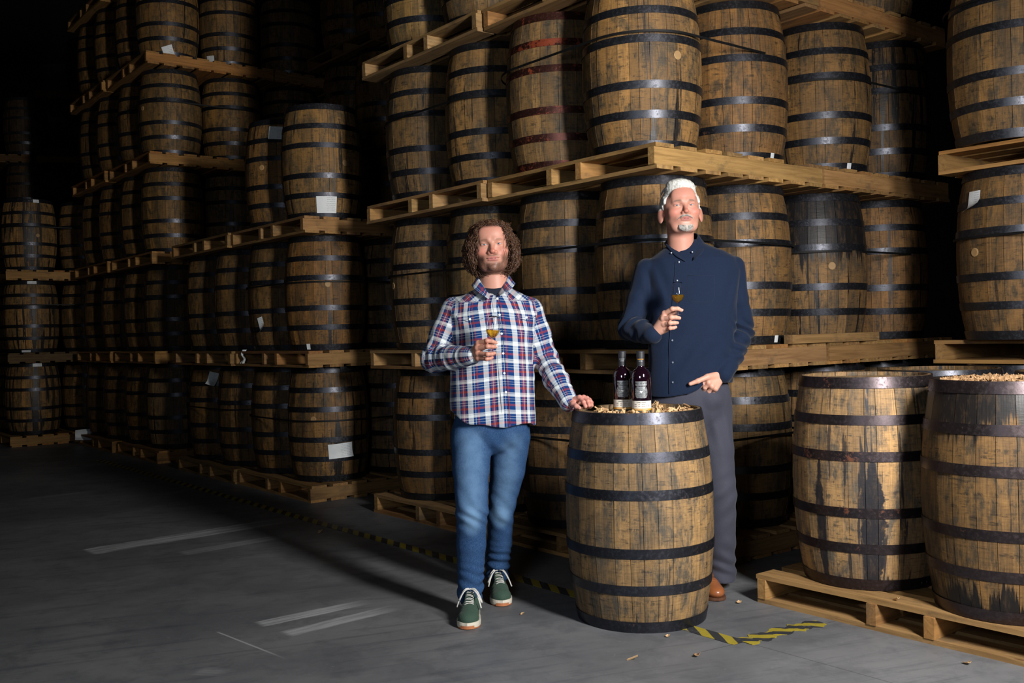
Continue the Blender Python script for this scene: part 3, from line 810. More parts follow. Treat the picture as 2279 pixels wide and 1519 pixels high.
# ------------------------------------------------------------------ loose papers, small bottle on the far left stack
def sheet(cx, cy, cz, w_, h, rot, label, name='paper_sheet'):
    V, Fs, UV = [], [], []; n = 8; rs = random.Random(int(cx*100))
    R = Matrix.Rotation(rot[2], 3, 'Z') @ Matrix.Rotation(rot[0], 3, 'X')
    for s in (0, 1):
        for j in range(n+1):
            for i in range(n+1):
                u, v_ = i/n-.5, j/n-.5
                p = R @ Vector((u*w_, v_*h, .018*math.sin(u*5+v_*3)+.01*math.sin(v_*9)+s*.0006)); V.append((cx+p.x, cy+p.y, cz+p.z)); UV.append((u+.5, v_+.5))
    m = (n+1)**2
    for j in range(n):
        for i in range(n):
            q = j*(n+1)+i; Fs.append((q, q+n+1, q+n+2, q+1)); Fs.append((q+m, q+m+1, q+m+n+2, q+m+n+1))
    o = mk(name, V, Fs, MPAP, smooth=True); uvl = o.data.uv_layers.new(name='UVMap')
    for lp in o.data.loops: uvl.data[lp.index].uv = UV[lp.vertex_index]
    return tag(o, label, 'paper', 'loose papers on pallets')
q = at(196, 968, y=12.6); sheet(q.x, q.y, q.z+.01, .30, .14, (math.radians(70), 0, math.radians(20)), 'white crumpled paper sheet leaning on the far left stack floor pallet')
q = at(543, 793, y=8.74); sheet(q.x, q.y-.02, q.z, .05, .12, (math.radians(90), 0, GA-math.pi/2+.0), 'small white paper tag hanging on the pallet edge left of the three layer stack middle')
glass_clear = simple('bottle_clear_glass', (.75, .85, .9), .08, 0, .6, trans=.85, ior=1.45)
gold = simple('gold_foil', (.55, .32, .03), .35, .4)
q = at(35, 781, y=12.95)
bt = empty('glass_bottle', (q.x, q.y, LV+PT)); tag(bt, 'small clear bottle with a golden flower top on the far left stack', 'bottle')
v, f = lathe([(.001, 0), (.036, 0), (.038, .01), (.038, .10), (.030, .125), (.012, .14), (.012, .17)], 16, cap1=True); mk('bottle_body', v, f, glass_clear, bt, smooth=True)
pp = []
for i in range(12):
    a = i*2.4; rr_ = .012+.028*(i/12); c = (rr_*math.cos(a), rr_*math.sin(a), .20+.012*math.sin(i*1.7))
    v, f = lathe([(.0001, -.012), (.014, -.006), (.016, .002), (.008, .012), (.0001, .014)], 7); pp.append(([(x+c[0], y+c[1], z+c[2]) for x, y, z in v], f))
pp.append(tube([(0, 0, .16), (0, 0, .20)], .004, 5)); v, f = join(pp); mk('golden_top', v, f, gold, bt, smooth=True)
# ------------------------------------------------------------------ bottles on the lone barrel
def bend_text(txt, size, R, z, phi, mat, name='lettering', align='CENTER', bold=0.0, xs=1.0, lift=.0004):
    cu = bpy.data.curves.new('t', 'FONT'); cu.body = txt; cu.size = size; cu.align_x = align; cu.offset = bold; cu.resolution_u = 1
    to = bpy.data.objects.new('t', cu); COL.objects.link(to); dg = bpy.context.evaluated_depsgraph_get()
    me = to.evaluated_get(dg).to_mesh(); V = [v.co.copy() for v in me.vertices]; Fs = [tuple(p.vertices) for p in me.polygons]
    to.evaluated_get(dg).to_mesh_clear(); bpy.data.objects.remove(to); bpy.data.curves.remove(cu)
    out = []
    for v in V:
        a = phi+v.x*xs/R; out.append(((R+lift)*math.cos(a), (R+lift)*math.sin(a), z+v.y))
    return mk(name, out, Fs, mat, link=False)
def band(R, z0, z1, a0, a1, n=16, lift=.0003, nz=1, shape=None):
    V, Fs = [], []
    for j in range(nz+1):
        for i in range(n+1):
            s = i/n; t = j/nz; ww = 1 if shape is None else shape(t)
            am = (a0+a1)/2; a = am+(a0-am+(a1-a0)*s)*ww
            V.append(((R+lift)*math.cos(a), (R+lift)*math.sin(a), z0+(z1-z0)*t))
    for j in range(nz):
        for i in range(n): q = j*(n+1)+i; Fs.append((q, q+1, q+n+2, q+n+1))
    return V, Fs
m_bglass = simple('bottle_dark_glass', (.007, .002, .005), .04, 0, .9, coat=1.0)
m_base = simple('bottle_thick_base', (.30, .34, .32), .05, 0, .7, trans=.8, ior=1.45)
m_caps = simple('capsule_black', (.022, .023, .027), .42, 0, .5)
m_silver = simple('silver_print', (.36, .38, .39), .35, .55)
m_dark = simple('print_black', (.012, .012, .014), .5)
m_cream = simple('cream_label', (.70, .66, .58), .55)
m_amber = simple('amber_band', (.62, .30, .02), .45)
m_red = simple('print_red', (.30, .03, .05), .5)
m_white = simple('print_white', (.80, .80, .78), .5)
def barrel_print_mat():
    n = NT('silver_barrel_drawing'); tc = n.n('ShaderNodeTexCoord')
    g = n.noise(n.n('ShaderNodeMapping', ins={'Vector': (tc, 'Object'), 'Scale': (90, 90, 900)}).outputs[0], 1.0, 4, .8)
    n.set(base=n.mix(n.sstep(g, .45, .55), (.03, .03, .034), (.30, .31, .32)), metal=.4, rough=.4); return n.m
m_bp = barrel_print_mat()
def bottle(x, y, z, label, name_txt, age, cols):
    e = empty('whisky_bottle', (x, y, z)); tag(e, label, 'bottle', 'bottles on the lone barrel')
    R = .0435; f = math.atan2(-y, -x)
    body = [(.001, .0005), (.038, .0), (.0415, .003), (.0425, .010), (.0425, .017)]
    v, fs = lathe(body, 40, cap0=True, cap1=True); mk('glass_base', v, fs, m_base, e, smooth=True)
    body = [(.0425, .0172), (R, .020), (R, .158), (.0425, .170), (.039, .182), (.032, .192), (.023, .199), (.0175, .204), (.0160, .210), (.0160, .216)]
    v, fs = lathe(body, 40, cap0=True, cap1=True); mk('bottle_body', v, fs, m_bglass, e, smooth=True)
    cap = [(.0168, .209), (.0172, .210), (.0172, .246), (.0178, .2465), (.0178, .262), (.0182, .2625), (.0182, .272), (.0165, .2745), (.001, .2745)]
    v, fs = lathe(cap, 32); mk('capsule', v, fs, m_caps, e)
    for txt, s, zz in (('SINGLE CASK', .0075, .2365), ('NATION', .0075, .2285)):
        ob('neck_lettering', bend_text(txt, s, .0174, zz, f, m_silver if txt != 'SINGLE CASK' else cols, xs=.62, bold=.0002), e)
    # front print: title plate, cask drawing, cream label, amber foot
    v, fs = band(R, .128, .144, f-.60, f+.60); mk('title_plate', v, fs, m_silver, e)
    ob('title_lettering', bend_text('SINGLE CASK NATION', .0135, R, .1312, f, m_dark, xs=.40, bold=.0003, lift=.0007), e)
    v, fs = band(R, .124, .1265, f-.55, f+.55); mk('title_rule', v, fs, m_silver, e)
    v, fs = band(R, .072, .1225, f-.66, f+.66, nz=8, shape=lambda t: .72+.28*math.sin(math.pi*t)**.6); mk('cask_drawing', v, fs, m_bp, e)
    v, fs = band(R, .110, .120, f-.40, f+.40, lift=.0006); mk('ribbon_plate', v, fs, m_silver, e)
    ob('ribbon_lettering', bend_text('INDEPENDENT BOTTLER', .0068, R, .1128, f, m_dark, xs=.52, lift=.0010), e)
    hv = [(0, 0), (.006, .008), (.006, .011), (.003, .0125), (0, .0105), (-.003, .0125), (-.006, .011), (-.006, .008)]
    hm = mk('emblem', [((R+.0009)*math.cos(f+p/R), (R+.0009)*math.sin(f+p/R), .092+q) for p, q in hv], [tuple(range(8))], m_white, link=False); ob('emblem', hm, e)
    v, fs = band(R, .026, .060, f-1.25, f+1.25); mk('cream_label', v, fs, m_cream, e)
    v, fs = band(R, .018, .0262, f-1.25, f+1.25); mk('amber_band', v, fs, m_amber, e)
    ob('label_lettering', bend_text(name_txt, .0085, R, .0505, f, m_dark, xs=.95, lift=.0008), e)
    ob('age_lettering', bend_text(age, .0145, R, .0335, f+.62, m_red, xs=.8, lift=.0008), e)
    for i, (dx, t) in enumerate(((-.026, 'SHERRY'), (-.010, 'CASK'), (.008, 'SPEYSIDE'))):
        for k in range(2): ob('small_lettering', bend_text(t, .0058, R, .0425-.008*k, f+dx/R, m_red if (i+k) % 2 else m_dark, xs=.6, lift=.0008), e)
    ob('foot_lettering', bend_text('SINGLE MALT SCOTCH WHISKY', .0055, R, .0200, f, m_cream, xs=.8, lift=.0008), e)
    return e
bz = BHF-.018
bottle(BX+.005, BY-.130, bz+.002, 'dark whisky bottle in front, its full label showing', 'DAILUAINE', '13', m_amber)
bottle(BX-.064, BY-.030, bz+.002, 'dark whisky bottle behind and left of the other one', 'LINKWOOD', '12', m_silver)

# ------------------------------------------------------------------ tasting glasses
m_glass = simple('thin_glass', (1, 1, 1), .0, 0, .8, trans=1.0, ior=1.40)
n_ = NT('whisky'); n_.set(base=(.80, .42, .02), rough=.0, trans=.85, ior=1.20); m_whisky = n_.m
def glass(base, rim, label, h=.150, rb=.0305):
    """stemmed copita from base centre to rim centre"""
    base, rim = Vector(base), Vector(rim); ax = (rim-base).normalized()
    e = empty('tasting_glass', base); e.rotation_mode = 'QUATERNION'; e.rotation_quaternion = ax.to_track_quat('Z', 'Y')
    tag(e, label, 'glass', 'tasting glasses held by the men')
    foot = [(.0005, .0035), (.004, .0030), (.022, .0012), (.027, .0006), (.027, 0), (.001, 0)]
    stem = [(.0033, .0030), (.0030, .012), (.0029, .040), (.0034, .050), (.0062, .0545)]
    v, f = join([lathe(foot, 28), lathe(stem, 12)]); mk('glass_foot_and_stem', v, f, m_glass, e, smooth=True)
    zb_ = .053; H = h-zb_
    outer = []
    for i in range(15):
        t = i/14; r = rb*(math.sin(min(1, t/.42)*math.pi/2)**.62 if t < .42 else 1-.30*((t-.42)/.58)**1.6)
        outer.append((max(.0008, r), zb_+H*t))
    inner = [(max(.0004, r-.0009), z+(.0012 if i == 0 else 0)) for i, (r, z) in enumerate(outer)][::-1]
    v, f = lathe(outer+inner, 32); mk('glass_bowl', v, f, m_glass, e, smooth=True)
    lv = zb_+H*.40; q = [(max(.0003, r-.0011), z) for r, z in outer if z < lv]
    q[0] = (.0003, zb_+.0016); rl = q[-1][0]; q.append((rl+.0004, lv)); q.append((.0003, lv))
    v, f = lathe(q, 32); mk('whisky', v, f, m_whisky, e, smooth=False)
    return e
G1b, G1r = at(1093.5, 780, y=4.335), at(1099, 706, y=4.325)
glass(G1b, G1r, 'small stemmed glass of amber whisky held by the curly haired man')
G2b, G2r = at(1508.5, 700, y=4.62), at(1507.5, 628, y=4.62)
glass(G2b, G2r, 'small stemmed glass of amber whisky held by the navy shirted man')

# ------------------------------------------------------------------ sculpting by distance fields
def _n3(P, seed):
    """cheap smooth noise in [-1,1]"""
    x, y, z = P[:, 0], P[:, 1], P[:, 2]; s = seed
    return (np.sin(x*1.0+1.7*np.sin(y*1.3+s)+s*2.1)*np.cos(z*.9+1.3*np.sin(x*.7+s*3.))+np.sin(y*1.1+z*.8+1.9*np.sin(z*1.2-s)+s))*.5
class SDF:
    def __init__(s): s.p = []
    def add(s, fn, lo, hi, k=.01, op='u'): s.p.append((fn, np.array(lo, float), np.array(hi, float), k, op)); return s
    def cone(s, a, b, ra, rb, k=.01, op='u', flat=None):
        a, b = np.array(a, float), np.array(b, float); ab = b-a; L2 = max(1e-9, ab@ab)
        R = max(ra, rb)*(1 if flat is None else max(1, flat[1]))
        def fn(P):
            q = P-a; t = np.clip(q@ab/L2, 0, 1); d = q-t[:, None]*ab
            if flat is not None:
                nn = np.array(flat[0], float); nn /= np.linalg.norm(nn); c = d@nn
                d = d+nn*(c*(1/flat[1]-1))[:, None]
            return np.linalg.norm(d, axis=1)-(ra+(rb-ra)*t)
        return s.add(fn, np.minimum(a, b)-R, np.maximum(a, b)+R, k, op)
    def chain(s, pts, rads, k=.01, op='u', flat=None):
        for i in range(len(pts)-1): s.cone(pts[i], pts[i+1], rads[i], rads[i+1], k, op, flat)
        return s
    def ell(s, c, r, k=.01, op='u', M=None):
        c, r = np.array(c, float), np.array(r, float); Rm = float(max(r))
        def fn(P):
            q = P-c
            if M is not None: q = q@M
            k0 = np.linalg.norm(q/r, axis=1); k1 = np.linalg.norm(q/(r*r), axis=1)+1e-9
            return k0*(k0-1)/k1
        return s.add(fn, c-Rm, c+Rm, k, op)
    def loft(s, knots, k=.02, op='u', p=2.4):
        """knots: (z, cx, cy, rx, ry) sorted by z"""
        K = np.array(sorted(knots), float); z = K[:, 0]
        def fn(P):
            zz = np.clip(P[:, 2], z[0], z[-1]); cx, cy, rx, ry = (np.interp(zz, z, K[:, i]) for i in (1, 2, 3, 4))
            X, Y = np.abs(P[:, 0]-cx)/rx, np.abs(P[:, 1]-cy)/ry
            k0 = (X**p+Y**p+1e-12)**(1/p); d = (k0-1)*np.minimum(rx, ry)*np.where(k0 > 1, 1.0, 1.0)
            rr_ = np.sqrt((P[:, 0]-cx)**2+(P[:, 1]-cy)**2)+1e-9; d = rr_*(1-1/np.maximum(k0, 1e-6))
            d = np.where(k0 < .3, -np.minimum(rx, ry)*.7, d)
            e = np.maximum(z[0]-P[:, 2], P[:, 2]-z[-1])
            return np.maximum(d, e)
        lo = (min(K[:, 1]-K[:, 3]), min(K[:, 2]-K[:, 4]), z[0]); hi = (max(K[:, 1]+K[:, 3]), max(K[:, 2]+K[:, 4]), z[-1])
        return s.add(fn, lo, hi, k, op)
    def warp(s, fn): s.disp = fn; return s
    disp = None
    def __call__(s, P, far=.10):
        d = np.full(len(P), far)
        for fn, lo, hi, k, op in s.p:
            m = np.all((P > lo-far) & (P < hi+far), axis=1)
            if not m.any(): continue
            a = np.minimum(fn(P[m]), far) if op == 'u' else fn(P[m]); b = d[m]
            if op == 'u':
                if k <= 0: d[m] = np.minimum(a, b); continue
                h = np.clip(.5+.5*(b-a)/k, 0, 1); d[m] = b*(1-h)+a*h-k*h*(1-h)
            else:
                a = -a
                if k <= 0: d[m] = np.maximum(a, b); continue
                h = np.clip(.5-.5*(b-a)/k, 0, 1); d[m] = b*(1-h)+a*h+k*h*(1-h)
        if s.disp is not None:
            m = np.abs(d) < .05
            if m.any(): d[m] += s.disp(P[m])
        return d
def surfnets(f, lo, hi, h, B=8, cull=1.7):
    lo, hi = np.array(lo, float), np.array(hi, float); nb = np.ceil((hi-lo)/(B*h)).astype(int)
    I = np.stack(np.meshgrid(*[np.arange(n) for n in nb], indexing='ij'), -1).reshape(-1, 3)
    cen = lo+(I+.5)*B*h; d = f(cen); I = I[np.abs(d) < B*h*cull]
    g = np.stack(np.meshgrid(*[np.arange(B+1)]*3, indexing='ij'), -1).reshape(-1, 3)
    G = (I[:, None, :]*B+g[None]).reshape(-1, 3); out = np.empty(len(G))
    for s in range(0, len(G), 400000): out[s:s+400000] = f(lo+G[s:s+400000]*h)
    D = out.reshape(len(I), B+1, B+1, B+1)
    cs = [(i, j, k) for i in (0, 1) for j in (0, 1) for k in (0, 1)]
    C = np.stack([D[:, i:i+B, j:j+B, k:k+B] for i, j, k in cs], -1)
    act = (C.min(-1) < 0) & (C.max(-1) >= 0); w_ = np.argwhere(act); val = C[act]
    cell = I[w_[:, 0]]*B+w_[:, 1:]
    acc = np.zeros((len(cell), 3)); cnt = np.zeros(len(cell)); csa = np.array(cs)
    for a in range(8):
        for b in range(a+1, 8):
            df = csa[b]-csa[a]
            if np.abs(df).sum() != 1: continue
            va, vb = val[:, a], val[:, b]; m = (va < 0) != (vb < 0)
            t = va/(va-vb+1e-20); acc[m] += csa[a]+t[m, None]*df; cnt[m] += 1
    V = lo+(cell+acc/cnt[:, None])*h
    S = 4096; key = (cell[:, 0]*S+cell[:, 1])*S+cell[:, 2]
    key, ui = np.unique(key, return_index=True); V = V[ui]; val = val[ui]; cell = cell[ui]
    Q = []
    for ax in range(3):
        e = np.zeros(3, int); e[ax] = 1; bi = int(e@[4, 2, 1])
        va, vb = val[:, 0], val[:, bi]; m = (va < 0) != (vb < 0)
        o1 = np.zeros(3, int); o2 = np.zeros(3, int); o1[(ax+1) % 3] = 1; o2[(ax+2) % 3] = 1
        c = cell[m]; ids = []
        ok = np.ones(len(c), bool)
        for o in (np.zeros(3, int), o1, o1+o2, o2):
            q = c-o; kk = (q[:, 0]*S+q[:, 1])*S+q[:, 2]; p = np.searchsorted(key, kk); p = np.clip(p, 0, len(key)-1); ok &= key[p] == kk; ids.append(p)
        q = np.stack(ids, 1); flip = va[m] < 0; q[~flip] = q[~flip][:, ::-1]; Q.append(q[ok])
    return V, np.concatenate(Q)
def np_mesh(name, V, Q, mat, parent=None, attrs=None, smooth=True):
    me = bpy.data.meshes.new(name); me.vertices.add(len(V)); me.vertices.foreach_set('co', np.ascontiguousarray(V, np.float32).ravel())
    me.loops.add(Q.size); me.loops.foreach_set('vertex_index', np.ascontiguousarray(Q, np.int32).ravel())
    me.polygons.add(len(Q)); me.polygons.foreach_set('loop_start', np.arange(0, Q.size, 4, dtype=np.int32))
    me.update(calc_edges=True); me.validate()
    me.polygons.foreach_set('use_smooth', np.full(len(me.polygons), smooth))
    if attrs:
        for an, (ty, arr) in attrs.items():
            A = me.attributes.new(an, ty, 'POINT')
            if ty == 'FLOAT_COLOR': A.data.foreach_set('color', np.concatenate([arr, np.ones((len(arr), 1))], 1).astype(np.float32).ravel())
            elif ty == 'FLOAT_VECTOR': A.data.foreach_set('vector', arr.astype(np.float32).ravel())
            else: A.data.foreach_set('value', arr.astype(np.float32))
    me.materials.append(mat); return ob(name, me, parent)
def multi(*vq):
    V, Q, n = [], [], 0
    for v, q in vq: V.append(v); Q.append(q+n); n += len(v)
    return np.concatenate(V), np.concatenate(Q)
def sm(x, a, b): t = np.clip((x-a)/(b-a), 0, 1); return t*t*(3-2*t)
def gauss(P, c, r): return np.exp(-(((P-np.array(c))/np.array(r))**2).sum(1))

def skin_mat():
    n = NT('skin'); a = n.n('ShaderNodeAttribute', attribute_name='col'); tc = n.n('ShaderNodeTexCoord')
    sp = n.noise(tc.outputs['Object'], 190, 3, .6); mo = n.noise(tc.outputs['Object'], 38, 4, .6)
    b = n.mix(n.math('MULTIPLY', n.sstep(mo, .45, .75), .18), a.outputs['Color'], (.50, .17, .12))
    n.set(base=b, rough=.50, spec=.4, sss=.06, normal=n.bump(n.math('ADD', sp, mo), .18, .0015))
    n.b.inputs['Subsurface Radius'].default_value = (1, .35, .2); n.b.inputs['Subsurface Scale'].default_value = .006
    return n.m
MSK = skin_mat()
def hair_mat(name, c0, c1, rough=.42):
    n = NT(name); tc = n.n('ShaderNodeTexCoord'); g = n.noise(tc.outputs['Object'], 120, 4, .7)
    n.set(base=n.mix(n.sstep(g, .3, .7), c0, c1), rough=rough, spec=.6); return n.m
MHB = hair_mat('brown_curls', (.030, .014, .008), (.165, .075, .036)); MHW = hair_mat('white_hair', (.40, .40, .37), (.80, .80, .75), .5)
MHG = hair_mat('grey_goatee', (.24, .22, .20), (.66, .65, .61), .5)
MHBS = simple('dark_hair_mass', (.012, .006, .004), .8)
m_eye = NT('eye'); _tc = m_eye.n('ShaderNodeTexCoord'); _s = m_eye.n('ShaderNodeSeparateXYZ', ins={0: (_tc, 'Object')})
_r = m_eye.math('SQRT', m_eye.math('ADD', m_eye.math('POWER', _s.outputs[0], 2.0), m_eye.math('POWER', _s.outputs[1], 2.0)))
m_eye.set(base=m_eye.ramp(m_eye.math('MULTIPLY', _r, 100.0), [(0, (.008, .008, .01)), (.24, (.008, .008, .01)), (.27, (.10, .15, .19)), (.52, (.07, .11, .14)), (.60, (.40, .37, .36)), (1, (.40, .35, .34))]), rough=.08, spec=.6); m_eye = m_eye.m

# head frame: x to photo right, y to the face front, z up; origin between the eyes' level
def head_sdf(wd=1.0, nw=1.0):
    s = SDF()
    s.ell((0, -.012, .032), (.0755*wd, .098, .080), .02)
    s.ell((0, .018, -.015), (.0700*wd, .070, .085), .025)
    s.ell((0, .018, -.068), (.0620*wd, .058, .045), .025)
    s.cone((-.032*wd, .046, -.088), (.032*wd, .046, -.088), .023, .023, .02)
    s.ell((0, .072, -.100), (.021, .018, .017), .018)
    s.ell((0, .074, .050), (.050, .022, .040), .03)                       # forehead
    for q in (-1, 1):
        s.ell((q*.043*wd, .058, -.028), (.024, .026, .022), .02)            # cheeks
        s.cone((q*.014, .089, .0165), (q*.038*wd, .074, .0165), .0085, .0060, .016)   # brow ridge
        s.ell((q*.0315, .103, -.001), (.0165, .017, .0115), .012, 's')      # eye socket
        s.ell((q*.0315, .0745, -.001), (.0165, .0140, .0118), .004)         # lid mound
        s.ell((q*.0315, .0885, -.0012), (.0130, .010, .0027), .0015, 's')   # lid opening
    for q in (-1, 1): s.cone((q*.021, .0885, -.041), (q*.036*wd, .071, -.068), .0013, .0008, .006, 's')   # smile fold
    s.cone((0, .086, .012), (0, .105, -.031), .0072*nw, .0104*nw, .010)          # nose
    s.ell((0, .1085, -.036), (.0105, .0090, .0085), .006)
    for q in (-1, 1):
        s.ell((q*.0140*nw, .0955, -.038), (.0074*nw, .0090, .0068), .006)
        s.ell((q*.0065, .1035, -.0455), (.0034, .0050, .0030), .002, 's')
    s.ell((0, .070, -.060), (.036, .022, .026), .022)                     # muzzle
    s.ell((0, .0915, -.0618), (.025, .0060, .0034), .004)
    s.ell((0, .0905, -.0700), (.021, .0060, .0044), .005)
    s.cone((-.031, .083, -.0610), (0, .0985, -.0656), .0011, .0013, .002, 's'); s.cone((.031, .083, -.0610), (0, .0985, -.0656), .0011, .0013, .002, 's')
    s.ell((0, .0965, -.082), (.022, .006, .004), .010, 's')
    for q in (-1, 1):                                                    # ears
        c, sn = math.cos(q*.35), math.sin(q*.35); M = np.array([[c, -sn, 0], [sn, c, 0], [0, 0, 1.]])
        s.ell((q*.079*wd, -.004, -.012), (.0065, .018, .032), .006, 'u', M)
        s.ell((q*.0845*wd, .003, -.010), (.0045, .0105, .019), .003, 's', M)
    return s
def head_colour(P, skin, lips=(.42, .12, .10), beard=None, brows=(.16, .09, .05)):
    n = len(P); C = np.tile(np.array(skin, float), (n, 1))
    def mix(c, w_):
        nonlocal C; C = C*(1-w_[:, None])+np.array(c, float)*w_[:, None]
    red = (skin[0]*.92, skin[1]*.52, skin[2]*.50)
    for q in (-1, 1): mix(red, .65*gauss(P, (q*.045, .07, -.032), (.024, .05, .020)))
    mix(red, .75*gauss(P, (0, .112, -.034), (.014, .03, .018))); mix(red, .3*gauss(P, (0, .08, .06), (.05, .05, .03)))
    for q in (-1, 1): mix((skin[0]*.8, skin[1]*.5, skin[2]*.45), .8*gauss(P, (q*.082, 0, -.01), (.012, .03, .035)))
    m = np.maximum(gauss(P, (0, .10, -.0615), (.026, .03, .0038)), gauss(P, (0, .10, -.0700), (.022, .03, .0045))); mix(lips, np.clip(m*1.25, 0, 1)*(P[:, 1] > .07))
    ml = -.0656+6.5*P[:, 0]**2; mix((lips[0]*.28, lips[1]*.3, lips[2]*.3), .8*np.exp(-((P[:, 2]-ml)/.0011)**2)*(np.abs(P[:, 0]) < .030)*(P[:, 1] > .06))  # shade of the mouth crease painted into the lip colour
    for q in (-1, 1):
        u = P-np.array((q*.032, .09, .0170)); bz_ = u[:, 2]+np.abs(u[:, 0])**2*7-.001
        mix(brows, .85*np.exp(-(bz_/.0038)**2)*np.exp(-(u[:, 0]/.017)**4)*(P[:, 1] > .04))
        mix((skin[0]*.45, skin[1]*.32, skin[2]*.3), .8*gauss(P, (q*.0315, .088, .0034), (.015, .02, .0016)))
    if beard is not None: C = beard(P, C)
    return C
def to_world(P, c, R): return P@R.T+c
def head_rot(pitch=0, roll=0, yaw=0):
    """columns: world directions of head x, y(front), z. Base: front looks to the camera (-Y)"""
    base = Matrix(((1, 0, 0), (0, -1, 0), (0, 0, 1)))      # mirror so x stays photo-right
    R = Matrix.Rotation(yaw, 3, 'Z') @ Matrix.Rotation(pitch, 3, 'X') @ Matrix.Rotation(roll, 3, 'Y') @ base
    return np.array(R)
def placed(sdf, c, R):
    """wrap a head-frame field as a world field"""
    c = np.array(c)
    return lambda P: sdf((P-c)@R)
class Uni:
    def __init__(s, *fs, k=.012): s.fs, s.k = fs, k
    def __call__(s, P):
        d = s.fs[0](P)
        for f in s.fs[1:]:
            a = f(P); h = np.clip(.5+.5*(d-a)/s.k, 0, 1); d = d*(1-h)+a*h-s.k*h*(1-h)
        return d
A3 = lambda v: np.array(v, float)
def vat(px, py, y): return A3(at(px, py, y=y))

def hand_sdf(wrist, mcp, fingers, thumb, palm_n, fore=None, sc=1.0):
    """mcp: 4 knuckles; fingers: 4 lists of (pip, dip, tip); thumb: list of joints; palm_n: out of the back of the hand"""
    s = SDF(); w_ = A3(wrist); pn = A3(palm_n)/np.linalg.norm(palm_n)
    if fore is not None: s.cone(fore, w_, .031*sc, .026*sc, .01, flat=(pn, .82))
    rad = [(.0102, .0095, .0085, .0070), (.0104, .0097, .0087, .0072), (.0098, .0092, .0082, .0068), (.0088, .0080, .0072, .0060)]
    for i, m in enumerate(mcp):
        s.cone(w_+(A3(m)-w_)*.12-pn*.004, A3(m)-pn*.004, .0155*sc, .0128*sc, .012)
        s.ell(A3(m)+pn*.0015, (.0108*sc,)*3, .006)
    c = sum(A3(m) for m in mcp)/4
    s.cone(w_+(c-w_)*.3-pn*.010, c-pn*.012, .018*sc, .014*sc, .012)
    for i, (m, fg) in enumerate(zip(mcp, fingers)):
        pts = [A3(m)]+[A3(q) for q in fg]
        for j in range(3): s.cone(pts[j], pts[j+1], rad[i][j]*sc, rad[i][j+1]*sc, .0022 if j else .005)
        s.ell(pts[1]+pn*.0008, (rad[i][1]*1.04*sc,)*3, .003)
    tr = (.0165, .0125, .0108, .0085)
    th_ = [A3(t) for t in thumb]
    for j in range(len(th_)-1): s.cone(th_[j], th_[j+1], tr[j]*sc, tr[j+1]*sc, .006 if j else .012)
    return s
def hand_col(P, skin, knuckles, tips):
    C = np.tile(np.array(skin), (len(P), 1)); red = np.array((skin[0]*.95, skin[1]*.62, skin[2]*.58))
    for k_ in knuckles: w_ = .6*gauss(P, k_, (.012,)*3)[:, None]; C = C*(1-w_)+red*w_
    for k_ in tips: w_ = .5*gauss(P, k_, (.010,)*3)[:, None]; C = C*(1-w_)+np.array((skin[0]*1.05, skin[1]*.9, skin[2]*.85))*w_
    return C
def nail(parent, c, n, d, sz=.0055):
    """finger nail plate at c, outward n, pointing along d"""
    n = Vector(n).normalized(); d = Vector(d); d = (d-n*d.dot(n)).normalized(); s = n.cross(d); V = []
    for j in range(4):
        for i in range(5):
            u, v = (i-2)/2, j/3-.5; V.append(Vector(c)+s*(u*sz*.8)+d*(v*sz*2.0)+n*(-.0026*u*u+.0004))
    Fs = [(j*5+i, j*5+i+1, j*5+i+6, j*5+i+5) for j in range(3) for i in range(4)]
    return mk('fingernail', V, Fs, MNAIL, parent, smooth=True)
MNAIL = simple('nail', (.62, .36, .30), .3, 0, .6)
# ------------------------------------------------------------------ clothing materials
def plaid_mat():
    n = NT('plaid_cotton'); a = n.n('ShaderNodeAttribute', attribute_name='cloth'); sx = n.n('ShaderNodeSeparateXYZ', ins={0: (a, 'Vector')})
    Wc, B, R, N = (.64, .69, .70), (.003, .030, .135), (.24, .030, .026), (.004, .012, .05)
    def seq(lst):
        tot = sum(l for l, c in lst); out, p = [], 0
        for l, c in lst: out.append((p/tot, c)); p += l
        return out
    warp = seq([(118, Wc), (48, B), (8, Wc), (46, B), (34, R), (130, B), (118, Wc), (46, B), (40, R), (8, Wc), (44, R), (50, N)])
    weft = seq([(58, Wc), (6, B), (12, Wc), (6, B), (12, Wc), (7, B), (74, B), (50, R), (54, B), (7, Wc), (50, B), (7, Wc), (52, B)])
    c1 = n.ramp(n.math('FRACT', n.math('MULTIPLY', sx.outputs[0], 1/.137)), warp, 'CONSTANT')
    c2 = n.ramp(n.math('FRACT', n.math('MULTIPLY', sx.outputs[1], 1/.0765)), weft, 'CONSTANT')
    base = n.mix(.5, c1, c2)
    sat = n.n('ShaderNodeHueSaturation', ins={'Saturation': 1.02, 'Value': 1.0, 'Color': base}).outputs[0]
    tc = n.n('ShaderNodeTexCoord'); wv = n.noise(tc.outputs['Object'], 260, 2); wr = n.noise(tc.outputs['Object'], 16, 4, .6)
    n.set(base=sat, rough=.85, spec=.2, sheen=.1, normal=n.bump(n.math('ADD', n.math('MULTIPLY', wv, .25), wr), .45, .006)); return n.m
def cloth_mat(name, c0, c1, wr_s=10, bump=.6, weave=300, rough=.85):
    n = NT(name); tc = n.n('ShaderNodeTexCoord'); wv = n.noise(tc.outputs['Object'], weave, 2); wr = n.noise(tc.outputs['Object'], wr_s, 4, .6)
    n.set(base=n.mix(wv, c0, c1), rough=rough, spec=.2, sheen=.08, normal=n.bump(n.math('ADD', n.math('MULTIPLY', wv, .2), wr), bump, .006)); return n.m
